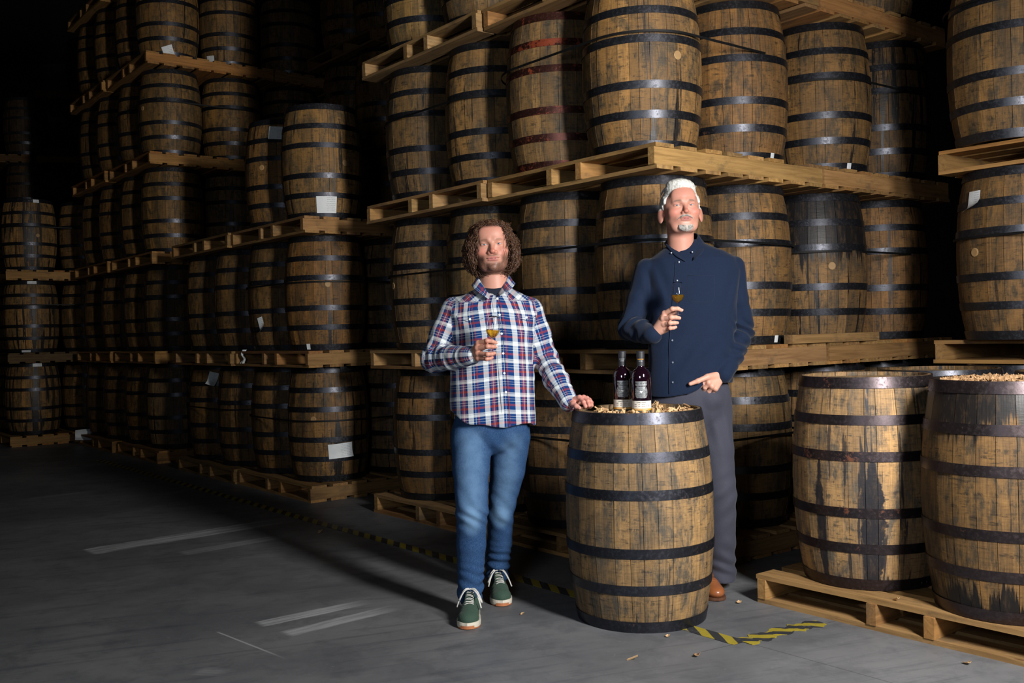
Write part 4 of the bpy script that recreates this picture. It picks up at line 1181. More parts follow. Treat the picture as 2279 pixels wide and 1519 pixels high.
def denim_mat():
    n = NT('denim'); a = n.n('ShaderNodeAttribute', attribute_name='fade'); tc = n.n('ShaderNodeTexCoord')
    st = n.noise(n.n('ShaderNodeMapping', ins={'Vector': (tc, 'Object'), 'Scale': (700, 700, 70)}).outputs[0], 1.0, 3, .7)
    wr = n.noise(tc.outputs['Object'], 20, 4, .6)
    f = n.math('ADD', a.outputs['Fac'], n.math('MULTIPLY', n.math('SUBTRACT', wr, .5), .35))
    base = n.mix(n.sstep(f, .15, 1.05), (.010, .042, .125), (.120, .225, .370))
    base = n.mix(n.math('MULTIPLY', n.sstep(st, .38, .66), .20), base, (.17, .29, .45))
    n.set(base=base, rough=.85, spec=.2, normal=n.bump(n.math('ADD', n.math('MULTIPLY', st, .25), wr), .5, .006)); return n.m
MPL = plaid_mat(); MNV = cloth_mat('navy_cotton', (.0030, .0090, .027), (.0068, .0165, .043)); MDN = denim_mat()
MGR = cloth_mat('grey_trousers', (.032, .034, .050), (.055, .057, .080), 10, .45, 380, .75)
MTS = cloth_mat('dark_tshirt', (.006, .009, .018), (.012, .016, .030))
m_btn = simple('white_button', (.80, .80, .78), .3); m_btn2 = simple('navy_button', (.10, .12, .16), .25, 0, .7)
m_seam = simple('seam_shadow', (.006, .012, .04), .9); m_seam2 = simple('navy_seam', (.006, .014, .036), .9); m_dseam = simple('denim_seam', (.03, .08, .20), .9)

def front(f, X, Z, y0, y1, n=90):
    X, Z = np.asarray(X, float).ravel(), np.asarray(Z, float).ravel(); ys = np.linspace(y0, y1, n)
    P = np.stack([np.repeat(X, n), np.tile(ys, len(X)), np.repeat(Z, n)], 1); D = f(P).reshape(len(X), n)
    i = np.argmax(D < 0, axis=1); i = np.maximum(i, 1); r = np.arange(len(X)); a, b = D[r, i-1], D[r, i]
    return ys[i-1]+(ys[1]-ys[0])*np.clip(a/(a-b+1e-12), 0, 1)
def px_front(f, pts, y, y0, y1, lift=.001):
    """points of the cloth surface seen at photo pixels"""
    q = [at(a, b, y=y) for a, b in pts]
    for _ in range(3):
        yy = front(f, [p.x for p in q], [p.z for p in q], y0, y1)
        q = [at(a, b, y=float(t)) for (a, b), t in zip(pts, yy)]
    return [Vector((p.x, p.y-lift, p.z)) for p in q]
def button(parent, p, r=.0055, mat=None, name='button'):
    v, f = lathe([(.0001, .0022), (r*.6, .0020), (r*.9, .0026), (r, .0015), (r, 0)], 14)
    o = mk(name, v, f, mat or m_btn, parent, smooth=False); o.location = p; o.rotation_euler = (math.pi/2, 0, 0); return o
def seam(parent, pts, rad=.0011, mat=None, name='seam'):
    v, f = tube(pts, rad, 5); return mk(name, v, f, mat or m_seam, parent, smooth=True)
def knots(rows, Y):
    out = []
    for (py, L, R_, ry, cy) in rows:
        a, b = at(L, py, y=Y), at(R_, py, y=Y); out.append(((a.z+b.z)/2, (a.x+b.x)/2, cy, (b.x-a.x)/2, ry))
    return out
def collar(parent, c, rows, mat, cloth=None, name='collar', th=.0024):
    """rows: (angle from the back in degrees, r_in, z_in, r_out, z_out, forward shift)"""
    K = np.array(rows, float); an = np.linspace(K[0, 0], K[-1, 0], 61); V, Fs = [], []; m = 6
    I = [np.interp(an, K[:, 0], K[:, i]) for i in range(1, 6)]
    for i, a in enumerate(np.radians(an)):
        s, co = math.sin(a), math.cos(a); ri, zi, ro, zo, fs = (q[i] for q in I)
        for j in range(m+1):
            t = j/m; r = ri+(ro-ri)*t; z = zi+(zo-zi)*t+.010*math.sin(math.pi*min(1, t*1.6))*(1-t)
            V.append((c[0]+r*s*1.0, c[1]+r*co*.9-fs*t, c[2]+z))
    for i in range(60):
        for j in range(m): q = i*(m+1)+j; Fs.append((q, q+1, q+m+2, q+m+1))
    o = mk(name, V, Fs, mat, parent, smooth=True)
    if cloth is not None:
        A = o.data.attributes.new('cloth', 'FLOAT_VECTOR', 'POINT')
        A.data.foreach_set('vector', np.array([(an[i//(m+1)]*.0017+.02, (i % (m+1))/m*.06+.01, 0) for i in range(len(V))], np.float32).ravel())
    md = o.modifiers.new('th', 'SOLIDIFY'); md.thickness = th; md.offset = 0
    return o
def limb_uv(P, pts):
    """(around, along) coordinates of the nearest segment of a limb, and distance to its axis"""
    best = np.full(len(P), 1e9); U = np.zeros((len(P), 2)); acc = 0
    for a, b in zip(pts[:-1], pts[1:]):
        a, b = A3(a), A3(b); ab = b-a; L = np.linalg.norm(ab); ax = ab/L
        side = np.cross(ax, np.array([0, 1.0, 0])); side /= np.linalg.norm(side); dep = np.cross(ax, side)
        q = P-a; t = np.clip(q@ax, 0, L); d = q-t[:, None]*ax; r = np.linalg.norm(d, axis=1)
        m = r < best; best[m] = r[m]
        ang = np.arctan2(d@side, np.abs(d@dep)); U[m, 0] = (ang*.055)[m]; U[m, 1] = (acc+q@ax)[m]; acc += L
    return U, best

# ================================================================== man in the plaid shirt
man1 = empty('person', (*at(1078, 1375, h=0)[:2], 0)); tag(man1, 'person with curly brown hair in plaid shirt and blue jeans, one hand on the barrel', 'person')
def adopt(parent, o):
    o.parent = parent; o.matrix_parent_inverse = Matrix.Translation(-Vector(parent.location)); return o
def T1(o): return adopt(man1, o)
SK1 = (.50, .245, .175)
Y1 = 4.63
SC1 = 1.05
H1c = vat(1093, 550, 4.592); H1R = head_rot(pitch=math.radians(-5), roll=math.radians(-3.2), yaw=math.radians(3))
h1 = head_sdf(1.05)
h1.cone((0, -.030, -.05), (0, -.045, -.175), .056, .064, .02)
head1 = lambda P: placed_s(h1, H1c, H1R, SC1)(P)
def placed_s(s, c, R, k): return lambda P: s(((P-c)@R)/k)*k
lo, hi = H1c-.17, H1c+.15; lo[2] = H1c[2]-.195
hv, hq = surfnets(placed_s(h1, H1c, H1R, SC1), lo, hi, .0019, cull=1.15)
def beard1(P, C):
    x, y, z = P.T
    m = sm(-z, .040, .075)*(y > -.03)*sm(-z+.020*0, .0, .05)
    m = np.clip(sm(-z-.35*np.abs(x)*0, .072, .090)+gauss(P, (0, .10, -.052), (.026, .04, .0045))*1.2+sm(np.abs(x), .030, .046)*sm(-z, .035, .065), 0, 1)
    m *= (z > -.125)*(1-gauss(P, (0, .10, -.066), (.022, .04, .010)))*(y > -.01)
    g = .5+.5*_n3(P*900, 1.3); m = m*(.66+.34*g)
    c = np.array((.070, .036, .022)); C = C*(1-m[:, None])+c*m[:, None]
    hm = sm(z-.62*0, .066, .082)*(y < .095)+(y < .0)*(z > -.07); hm = np.clip(hm, 0, 1); C = C*(1-hm[:, None])+np.array((.03, .015, .01))*hm[:, None]
    return C
hc = head_colour(((hv-H1c)@H1R)/SC1, SK1, lips=(.40, .13, .12), beard=beard1, brows=(.24, .12, .08))
# hands
wrR = vat(1049, 791, 4.40)
mcpR = [vat(1064, 763, 4.345), vat(1062, 774.5, 4.340), vat(1063, 786, 4.345), vat(1064, 796.5, 4.355)]
fgR = [[vat(1084, 758, 4.312), vat(1096, 759.5, 4.312), vat(1104, 762.5, 4.322)], [vat(1085, 770.5, 4.306), vat(1096, 771, 4.307), vat(1103, 771.5, 4.318)],
       [vat(1085, 788, 4.306), vat(1094, 787.5, 4.308), vat(1100.5, 785.5, 4.318)], [vat(1083, 798.5, 4.316), vat(1090, 797.5, 4.318), vat(1095.5, 795, 4.327)]]
thR = [vat(1053, 786, 4.41), vat(1068, 776, 4.395), vat(1083, 769, 4.372), vat(1096, 765, 4.352)]
elR, shR = vat(967, 798, 4.60), vat(1010, 690, 4.64)
hR = hand_sdf(wrR, mcpR, fgR, thR, (-.3, -1, .1), fore=elR+(wrR-elR)*.6, sc=1.08)
hrv, hrq = surfnets(hR, np.minimum(wrR, mcpR[3])-.07, np.maximum(fgR[0][2], mcpR[0])+.05, .0022, cull=1.15)
hrc = hand_col(hrv, SK1, [mcpR[i] for i in range(4)]+[f[0] for f in fgR], [f[2] for f in fgR])
wrL = vat(1262, 891, 4.45)
mcpL = [vat(1290, 884, 4.400), vat(1299, 884, 4.422), vat(1306, 886.5, 4.445), vat(1311, 890, 4.468)]
fgL = [[vat(1299, 894.5, 4.368), vat(1303, 903.5, 4.372), vat(1300, 907.5, 4.392)], [vat(1308.5, 892.5, 4.395), vat(1311, 901.5, 4.398), vat(1307, 906, 4.415)],
       [vat(1314, 893, 4.422), vat(1316, 901, 4.425), vat(1312, 905.5, 4.440)], [vat(1316.5, 895.5, 4.452), vat(1317.5, 902, 4.455), vat(1314, 906, 4.465)]]
thL = [vat(1266, 894, 4.435), vat(1276, 899, 4.395), vat(1283, 904, 4.372), vat(1289.5, 907, 4.362)]
elL, shL = vat(1214, 795, 4.66), vat(1180, 690, 4.66)
hL = hand_sdf(wrL, mcpL, fgL, thL, (.2, -.35, 1), fore=elL+(wrL-elL)*.6)
hlv, hlq = surfnets(hL, np.minimum(wrL, mcpL[0])-.07, np.maximum(wrL, mcpL[3])+.05, .0022, cull=1.15)
hlc = hand_col(hlv, (.54, .25, .20), mcpL+[f[0] for f in fgL], [f[2] for f in fgL])
# legs
hipA, knA, anA = vat(1050, 968, 4.61), vat(1050, 1135, 4.475), vat(1047, 1306, 4.525)
hipB, knB, anB = vat(1136, 968, 4.65), vat(1115, 1135, 4.745), vat(1107, 1264, 4.865)
KT = knots([(636, 1068, 1130, .066, 4.645), (648, 1046, 1150, .080, 4.645), (660, 1020, 1172, .098, 4.64), (675, 1000, 1190, .115, 4.64), (700, 996, 1195, .128, 4.635), (740, 1000, 1192, .138, 4.63),
            (800, 1004, 1188, .148, 4.63), (870, 1002, 1190, .152, 4.63), (925, 1000, 1192, .152, 4.63), (952, 999, 1192, .150, 4.63)], Y1)
body = SDF(); body.loft([(z, x, y, rx-.050, ry-.050) for z, x, y, rx, ry in KT[2:]], .02)
body.chain([shR, elR, elR+(wrR-elR)*.75], [.042, .034, .027], .02); body.chain([shL, elL, elL+(wrL-elL)*.75], [.042, .034, .027], .02)
body.chain([hipA, knA, anA], [.08, .048, .036], .02); body.chain([hipB, knB, anB], [.08, .048, .036], .02); body.cone(vat(1098, 645, 4.64), vat(1098, 615, 4.625), .05, .05, .02)
bv, bq = surfnets(body, (-.6, 4.2, .08), (.4, 5.0, 1.62), .012)
V, Q = multi((hv, hq), (hrv, hrq), (hlv, hlq), (bv, bq))
T1(np_mesh('body', V, Q, MSK, None, {'col': ('FLOAT_COLOR', np.concatenate([hc, hrc, hlc, np.tile(SK1, (len(bv), 1))]))}))
def eyes(c, R, k, adoptf, look=(0, 0)):
    for q in (-1, 1):
        e = A3((q*.0315, .0762, -.0010)); wv_ = c+R@(e*k)
        v, f = [], []; n1, n2 = 14, 20; r = .0113*k
        for i in range(n1+1):
            for j in range(n2): a, b = math.pi*i/n1, 2*math.pi*j/n2; v.append((r*math.sin(a)*math.cos(b), r*math.sin(a)*math.sin(b), r*math.cos(a)))
        for i in range(n1):
            for j in range(n2): jj = (j+1) % n2; f.append((i*n2+j, (i+1)*n2+j, (i+1)*n2+jj, i*n2+jj))
        o = mk('eye', v, f, m_eye, smooth=True); d = Vector((0, 0, CAM_H))-Vector(wv_); o.location = wv_; o.rotation_euler = (d.normalized()+Vector((0, 0, .02))).to_track_quat('Z', 'Y').to_euler(); adoptf(o)
eyes(H1c, H1R, SC1, T1)
for fg, pn in ((fgR, (-.1, -1, .2)),):
    for f_ in fg[:2]: T1(nail(None, Vector(f_[2])+Vector((.003, -.0062, .0025)), (.3, -1, .35), Vector(f_[2])-Vector(f_[1])))
T1(nail(None, Vector(thL[3])+Vector((0, -.0055, .0070)), (0, -.6, 1), Vector(thL[3])-Vector(thL[2])))
# shirt
def shirt_sdf(KT, sleeves, hem, vcut, disp, body_k=.028):
    s = SDF(); s.loft(KT, .02)
    for pts, rads in sleeves: s.chain(pts, rads, body_k)
    if vcut is not None:
        xc, zb_, ycut, slope = vcut
        s.add(lambda P: np.maximum(np.abs(P[:, 0]-xc)+.007-np.maximum(0, P[:, 2]-zb_)*slope-np.where(P[:, 2] > zb_, 1, -1)*np.minimum(.007, np.abs(P[:, 2]-zb_)*.3), P[:, 1]-ycut), (xc-.15, ycut-.3, zb_-.02), (xc+.15, ycut+.02, zb_+.25), .006, 's')
    s.add(hem, (-9, 0, -9), (9, 9, 9), .004, 's')
    s.warp(disp); return s
cufR, cufL = wrR+(wrR-elR)*.02, wrL+(wrL-elL)*.02
sl1 = [([shR, shR*.5+elR*.5, elR, elR*.5+wrR*.5, cufR], [.062, .060, .058, .050, .041]), ([shL, shL*.5+elL*.5, elL, elL*.5+wrL*.5, cufL], [.062, .056, .054, .050, .040])]
sl1[0][0][2] = elR
hx0, hx1 = at(1000, 920, y=Y1), at(1190, 943, y=Y1); hmid = at(1085, 948, y=4.48)
def hem1(P):      # negative where cloth is cut away (below the hem line)
    t = np.clip((P[:, 0]-hx0.x)/(hx1.x-hx0.x), 0, 1)
    z = np.interp(t, [0, .08, .25, .5, .8, .95, 1], [at(1000, 908, y=Y1).z, at(1005, 925, y=4.5).z, at(1040, 941, y=4.5).z, at(1098, 949, y=4.49).z, at(1160, 947, y=4.5).z, at(1185, 943, y=4.5).z, hx1.z])
    return P[:, 2]-z
def disp1(P):
    x, y, z = P.T; d = .0045*_n3(P*np.array([16, 16, 9.]), .7)+.0016*_n3(P*np.array([42, 42, 20.]), 2.1)
    for c, r_, a in ((elR, .09, .0055), (elL, .10, .0050), ((elR+cufR)/2, .08, .004), ((elL+cufL)/2, .09, .0055)):
        g = gauss(P, c, (r_,)*3); ax = (cufL-elL if c is elL or np.allclose(c, (elL+cufL)/2) else cufR-elR); ax = ax/np.linalg.norm(ax)
        d = d+a*g*np.sin((P@ax)*125+3.8*_n3(P*22, 1.9))
    d += .0050*gauss(P, (shR+A3((.02, -.06, -.05))), (.05, .08, .08))*np.sin((x*.8+z*.6)*110)
    d += .0050*gauss(P, (shL+A3((-.01, -.06, -.08))), (.05, .08, .10))*np.sin((-x*.8+z*.6)*110)
    d += .0045*sm(-z, -1.15, -.88)*np.sin(x*38+1.5*_n3(P*6, .4))
    return d
vb1 = at(1102, 662, y=4.52)
shirt1 = shirt_sdf(KT, sl1, hem1, (vb1.x, vb1.z, 4.588, .62), disp1)
sv, sq = surfnets(shirt1, (-.62, 4.22, .80), (.42, 4.84, 1.60), .0042)
UR_, dR = limb_uv(sv, sl1[0][0]); ULm, dL = limb_uv(sv, sl1[1][0])
bx = np.interp(sv[:, 2], sorted(k_[0] for k_ in KT), [k_[1]+k_[3] for k_ in sorted(KT)]); bn = np.interp(sv[:, 2], sorted(k_[0] for k_ in KT), [k_[1]-k_[3] for k_ in sorted(KT)])
xpl = np.interp(sv[:, 2], [at(1126, 940, y=4.48).z, at(1117, 742, y=4.48).z, at(1103, 655, y=4.5).z], [at(1126, 940, y=4.48).x, at(1117, 742, y=4.48).x, at(1103, 655, y=4.5).x])
cl = np.zeros((len(sv), 3)); cl[:, 0] = sv[:, 0]-xpl+.030+.10*(sv[:, 1]-4.48)*0; cl[:, 0] += np.sign(sv[:, 0]-xpl)*np.clip(sv[:, 1]-4.52, 0, .3)*.8
cl[:, 1] = sv[:, 2]+.10*np.abs(sv[:, 0]-xpl)+.004*_n3(sv*9, .2)
mR = (sv[:, 0] < bn+.020) & (dR < .075) & (sv[:, 2] < shR[2]+.04) | ((dR < .066) & (sv[:, 1] < 4.47)); mL = (sv[:, 0] > bx-.018) & (dL < .075) & (sv[:, 2] < shL[2]+.04)
cl[mR, :2] = UR_[mR]; cl[mL, :2] = ULm[mL]+np.array([.03, 0])
yoke = (sv[:, 2] > at(1030, 672, y=4.55).z-.55*np.abs(np.abs(sv[:, 0]-xpl)-.16)*0-.0) & ~mR & ~mL & (np.abs(sv[:, 0]-xpl) > .055)
c45 = math.cos(.85); s45 = math.sin(.85); sg = np.sign(sv[:, 0]-xpl)
yx, yz = sv[:, 0]*sg, sv[:, 2]; cl[yoke, 0] = (yx*c45+yz*s45)[yoke]; cl[yoke, 1] = (-yx*s45+yz*c45)[yoke]
SH1 = T1(np_mesh('plaid_shirt', sv, sq, MPL, None, {'cloth': ('FLOAT_VECTOR', cl)}))
def S1(o): o.parent = SH1; return o
nb1 = A3(at(1098, 622, y=4.625))
nbz = 0
S1(collar(None, nb1, [(-168, .071, -.078, .104, -.094, .040), (-140, .070, -.030, .112, -.058, .022), (-110, .069, .006, .104, -.030, .006), (-60, .067, .028, .094, -.006, 0), (0, .066, .036, .090, .004, 0),
                      (60, .067, .028, .094, -.006, 0), (110, .069, .006, .104, -.028, .006), (140, .070, -.028, .114, -.052, .022), (166, .071, -.076, .108, -.086, .040)], MPL, cloth=1))
ts = SDF(); ts.loft([(at(1098, 670, y=4.6).z, at(1100, 670, y=4.6).x, 4.630, .088, .082), (at(1098, 644, y=4.6).z, at(1100, 644, y=4.6).x, 4.634, .078, .080), (at(1098, 620, y=4.6).z, at(1100, 620, y=4.6).x, 4.650, .045, .045)], .01)
tv, tq = surfnets(ts, (at(1098, 640, y=4.6).x-.12, 4.48, 1.36), (at(1098, 640, y=4.6).x+.12, 4.76, 1.58), .0030); T1(np_mesh('tshirt', tv, tq, MTS))
pk = px_front(shirt1, [(1103+(1127-1103)*t**.9, 664+(944-664)*t) for t in np.linspace(0, 1, 30)], 4.48, 4.2, 4.7, .0005)
S1(seam(None, [p+Vector((-.017, .0006, 0)) for p in pk], .0013)); S1(seam(None, [p+Vector((.017, .0006, 0)) for p in pk], .0007))
for b in px_front(shirt1, [(1107, 664), (1112, 700), (1116.5, 742), (1120, 786), (1122.5, 830), (1126, 872), (1046, 710), (1172, 706)], 4.48, 4.2, 4.7, .0012): S1(button(None, b))
for pts in ([(1016, 702), (1018, 711), (1030, 712), (1046, 717), (1062, 711), (1076, 708)], [(1148, 699), (1152, 708), (1162, 710), (1172, 713), (1182, 708), (1190, 704)]):
    S1(seam(None, px_front(shirt1, pts, 4.5, 4.2, 4.7, 0), .0013, name='pocket_flap_edge'))
# jeans
def disp_j(P):
    x, y, z = P.T; d = .0022*_n3(P*np.array([20, 20, 12.]), 1.1)
    for an, zc in ((anA, at(1047, 1290, y=4.52).z), (anB, at(1107, 1255, y=4.86).z)):
        g = np.exp(-((x-an[0])/.11)**2-((y-an[1])/.12)**2)*sm(-z, -.30, -.16)
        d += .0085*g*np.sin((z+.25*(x-an[0]))*135+4.2*_n3(P*np.array([17, 17, 8.]), 2.))*(.65+.5*_n3(P*9, 4.))
    for kn, a in ((knA, .005), (knB, .005)):
        d += a*gauss(P, kn, (.10, .12, .08))*np.sin((z+.8*(x-kn[0]))*85+3.6*_n3(P*11, .6))
    for hp in (hipA, hipB): d += .003*gauss(P, hp+A3((0, -.05, -.02)), (.10, .12, .05))*np.sin((z*.8+.8*np.abs(x-(hipA[0]+hipB[0])/2))*95+2*_n3(P*10, .3))
    return d
j = SDF(); pel = vat(1094, 945, 4.63)
j.ell(pel, (.178, .128, .14), .02)
j.chain([hipA, vat(1048, 1045, 4.55), knA, vat(1049, 1210, 4.50), anA, vat(1045, 1322, 4.53)], [.098, .084, .072, .066, .058, .058], .012)
j.chain([hipB, vat(1130, 1045, 4.70), knB, vat(1112, 1205, 4.81), anB, vat(1106, 1280, 4.87)], [.094, .080, .063, .058, .054, .055], .012)
zc_ = at(1095, 938, y=4.6).z+.05
j.add(lambda P: -(P[:, 2]-zc_), (-9, 0, -9), (9, 9, 9), .002, 's'); j.add(lambda P: P[:, 2]-.048, (-9, 0, -9), (9, 9, 9), .002, 's'); j.warp(disp_j)
jv, jq = surfnets(j, (-.45, 4.25, .03), (.25, 5.05, 1.0), .0044)
fade = np.zeros(len(jv))
for a, b, w_ in ((hipA, knA, .085), (hipB, knB, .075)):
    a2, b2 = a+A3((0, -.08, -.02)), b+A3((0, -.07, 0)); ab = b2-a2; t = np.clip(((jv-a2)@ab)/(ab@ab), 0, 1); dd = np.linalg.norm(jv-a2-t[:, None]*ab, axis=1); fade = np.maximum(fade, .66*np.exp(-(dd/w_)**2))
for kn in (knA, knB): fade = np.maximum(fade, 1.0*gauss(jv, kn+A3((0, -.07, -.02)), (.055, .06, .09)))
fade = np.maximum(fade, .16)*(.55+.45*sm(jv[:, 2], .1, .45))
T1(np_mesh('jeans', jv, jq, MDN, None, {'fade': ('FLOAT', fade)}))
# hair
rr = random.Random(21)
def curls(n, c, R, k, seed):
    rs = random.Random(seed); parts = []
    for i in range(n):
        while True:
            v = Vector((rs.gauss(0, 1), rs.gauss(0, 1), rs.gauss(0, 1))).normalized()
            root = Vector((v.x*.080, v.y*.096-.016, v.z*.080+.034))
            if root.z < -.055: continue
            fx = abs(root.x)
            if root.y > .015 and root.z < .070 and fx < .058+.012*(root.z < 0): continue
            if root.y > .055 and root.z < .078: continue
            break
        L = rs.uniform(.055, .105)*(1-.62*min(1, max(0, (root.z-.06)/.04))); side = Vector((root.x, root.y*.8-.01, 0)); side = side.normalized() if side.length > 1e-4 else Vector((1, 0, 0))
        out = (Vector((v.x, v.y*.9, v.z*.7))).normalized(); pts = []; turns = rs.uniform(3.0, 6.0); ph = rs.uniform(0, 6.28); cr_ = rs.uniform(.0050, .0092); m = 30
        drop = rs.uniform(.03, .13) if root.z < .08 else rs.uniform(0, .035)
        for q in range(m+1):
            t = q/m
            base = root+out*(L*.62*(t-.35*t*t))+side*(.012*t)+Vector((0, 0, -drop*t*t*1.2))
            if base.y > .030 and base.z < .072 and abs(base.x) < .066: base.x = math.copysign(.066+.006*math.sin(i), base.x)
            q_ = Vector((base.x/.138, (base.y+.02)/.122, (base.z-.002)/.130)); l_ = q_.length
            if l_ > 1: base = Vector((q_.x/l_*.138, q_.y/l_*.122-.02, q_.z/l_*.130+.002))+Vector((q_.x, q_.y, q_.z))*(.010*math.sin(i*7.3+t*3))
            a = ph+turns*6.283*t; u = out.cross(Vector((.3, .2, 1))).normalized(); w_ = out.cross(u)
            pts.append(base+(u*math.cos(a)+w_*math.sin(a))*cr_*min(1, t*4))
        parts.append(tube(pts, [.0014*(1-.35*q/m) for q in range(m+1)], 3, caps=False))
    V, Fs = join(parts); V = np.array(V)*k; V = V@R.T+c
    return V, np.array(Fs)
cv, cf = curls(3000, H1c, H1R, SC1, 5)
T1(mk('curly_hair', cv, cf, MHB, smooth=True))
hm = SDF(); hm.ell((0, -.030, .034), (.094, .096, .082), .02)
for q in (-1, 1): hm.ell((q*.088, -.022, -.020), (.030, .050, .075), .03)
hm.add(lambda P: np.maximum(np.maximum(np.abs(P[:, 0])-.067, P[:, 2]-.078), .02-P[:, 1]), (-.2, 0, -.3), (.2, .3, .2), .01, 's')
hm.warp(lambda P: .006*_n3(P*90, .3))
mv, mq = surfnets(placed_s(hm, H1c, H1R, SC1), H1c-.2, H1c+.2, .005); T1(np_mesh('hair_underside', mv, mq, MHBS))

# shoes
def place_foot(c, ang):
    c = A3(c); M = np.array(Matrix.Rotation(ang, 3, 'Z'))
    return lambda P: (P-c)@M, lambda P: np.asarray(P, float)@M.T+c
_oy = np.linspace(-.1, 1.1, 241); _ow = np.interp(_oy, [0, .03, .12, .25, .42, .60, .75, .88, .96, 1], [.0, .42, .62, .70, .74, .92, 1.0, .88, .55, .0]); _ow = np.convolve(_ow, np.ones(13)/13, 'same'); _ow[(_oy <= 0) | (_oy >= 1)] = 0; _ow[(_oy > 0) & (_oy < 1)] += 0
def outline(y, L=.150, wd=.052):
    """half width of the sole at forward position y (toe +)"""
    t = (y+L)/(2*L); return wd*np.interp(t, _oy, _ow)*np.minimum(1, np.sqrt(np.maximum(0, np.minimum(t, 1-t))/.03))
def sole_mesh(c, ang, z0, z1, L, wd, mat, name, adoptf, inset=0, y0=None, y1=None):
    _, tw = place_foot(c, ang); n = 34; V, Fs = [], []
    ys = [(-L if y0 is None else y0)+((L if y1 is None else y1)-(-L if y0 is None else y0))*(.5-.5*math.cos(math.pi*i/n)) for i in range(n+1)]
    ring = [(float(outline(y, L, wd))-inset, y) for y in ys]; ring = [(max(x, 0), y) for x, y in ring]
    loop = ring+[(-x, y) for x, y in ring[::-1][1:-1]]; m = len(loop)
    for z, sc in ((z0, .985), ((z0+z1)/2, 1.0), (z1, .985)): V += [(x*sc, y*(1 if sc == 1 else .995), z+.004*max(0, (y-.09)/.06)**2*(z == z0)) for x, y in loop]
    for k_ in (0, 1):
        for i in range(m): q = (i+1) % m; Fs.append((k_*m+i, k_*m+q, (k_+1)*m+q, (k_+1)*m+i))
    Fs.append(tuple(range(m))[::-1]); Fs.append(tuple(range(2*m, 3*m)))
    return adoptf(mk(name, tw(V), Fs, mat, smooth=False))
m_suede = cloth_mat('green_suede', (.022, .050, .036), (.050, .090, .062), 30, .5, 300, .8)
m_mid = simple('cream_midsole', (.60, .56, .46), .5); m_gum = simple('gum_rubber', (.42, .15, .06), .5); m_lace = cloth_mat('white_lace', (.50, .49, .46), (.66, .65, .61), 60, .3, 600)
m_leather = NT('tan_leather'); _t = m_leather.n('ShaderNodeTexCoord'); _g = m_leather.noise(_t.outputs['Object'], 30, 4, .6)
m_leather.set(base=m_leather.mix(_g, (.20, .060, .018), (.36, .125, .042)), rough=.32, spec=.55, coat=.25, normal=m_leather.bump(_g, .15, .002)); m_leather = m_leather.m
m_lsole = simple('leather_sole', (.10, .042, .022), .5)
def sneaker(c, ang, adoptf, bow=1):
    tl, tw = place_foot(c, ang)
    s = SDF()
    s.ell((0, .090, .036), (.046, .056, .036), .02); s.ell((0, .03, .046), (.043, .075, .046), .02); s.ell((0, -.085, .048), (.036, .058, .050), .02)
    s.cone((0, -.06, .055), (0, -.080, .100), .040, .036, .02); s.cone((0, .045, .072), (0, -.012, .108), .022, .024, .015, flat=((0, .5, 1), .5))
    s.ell((0, -.070, .118), (.028, .036, .020), .006, 's')
    s.add(lambda P: P[:, 2]-.018, (-1, -1, -1), (1, 1, 1), .002, 's'); s.warp(lambda P: .0016*_n3(P*60, .9)+.002*gauss(P, (0, .075, .065), (.04, .03, .02))*np.sin(P[:, 1]*260))
    f = lambda P: s(tl(P)); c_ = A3(c); v, q = surfnets(f, c_+A3((-.19, -.19, 0)), c_+A3((.19, .19, .15)), .0038); adoptf(np_mesh('sneaker_upper', v, q, m_suede))
    sole_mesh(c, ang, .006, .030, .150, .054, m_mid, 'midsole', adoptf); sole_mesh(c, ang, .0, .010, .149, .0525, m_gum, 'outsole', adoptf)
    _, tw2 = place_foot(c, ang); tv = [(x, float(.1505-(.0 if abs(x) < .022 else 0)-14*x*x), z) for x in np.linspace(-.030, .030, 9) for z in (.004, .018)]
    adoptf(mk('toe_guard', tw2([(x, y+.002, z) for x, y, z in tv]), [(2*i, 2*i+2, 2*i+3, 2*i+1) for i in range(8)], m_gum))
    top = lambda x, y: float(surf_top(s, x, y))
    def lc(pts, rad=.0036): 
        v, f_ = tube([tuple(tw([p])[0]) for p in pts], rad, 6, flat=.45); return adoptf(mk('shoelace', v, f_, m_lace, smooth=True))
    for i in range(5):
        y = .052-.017*i; wx = .021-.001*i
        lc([(x, y+.004*math.sin(x*60+i), top(x, y)+.003) for x in np.linspace(-wx, wx, 6)])
        if i < 4: lc([(x, y-.017*(x/wx*.5+.5), top(x, y-.009)+.0045) for x in np.linspace(-wx, wx, 6)], .0028)
    kx, ky = 0, -.022; kz = top(0, ky)+.010
    for sg, ln, dr in ((-1*bow, .075, .045), (1*bow, .060, .035)):           # bow loops
        loop = []
        for i in range(15):
            t = i/14*2*math.pi; a = .5*(1-math.cos(t)); loop.append((kx+sg*(a*ln*.75), ky+.055*a+.012*math.sin(t), kz+.012*math.sin(a*math.pi)-dr*a*a))
        lc(loop, .0042)
    for sg, ln in ((-1, .09), (1, .07)):
        lc([(kx+sg*(.010+.045*t), ky+ln*t*.9, max(.012, kz+.006*math.sin(t*3)-.062*t*t)) for t in np.linspace(0, 1, 9)], .0036)
    lc([(-.006, ky, kz), (0, ky-.002, kz+.004), (.006, ky, kz)], .006)
def surf_top(s, x, y):
    z = np.linspace(.16, .01, 76); P = np.stack([np.full(76, x), np.full(76, y), z], 1); d = s(P); i = int(np.argmax(d < 0)); return z[i] if d[i] < 0 else .03
tA, tB = at(1040, 1402, h=0), at(1119, 1350, h=0)
aA, aB = math.pi-.05, math.pi+.12
def foot_c(toe, ang, L): d = Vector((math.sin(-ang), math.cos(ang), 0)); return Vector((toe.x, toe.y, 0))-d*L
def shoe_group(parent, name, c):
    e = adopt(parent, empty(name, (c[0], c[1], 0))); return lambda o: adopt(e, o)
cA, cB = foot_c(tA, aA, .150), foot_c(tB, aB, .150)
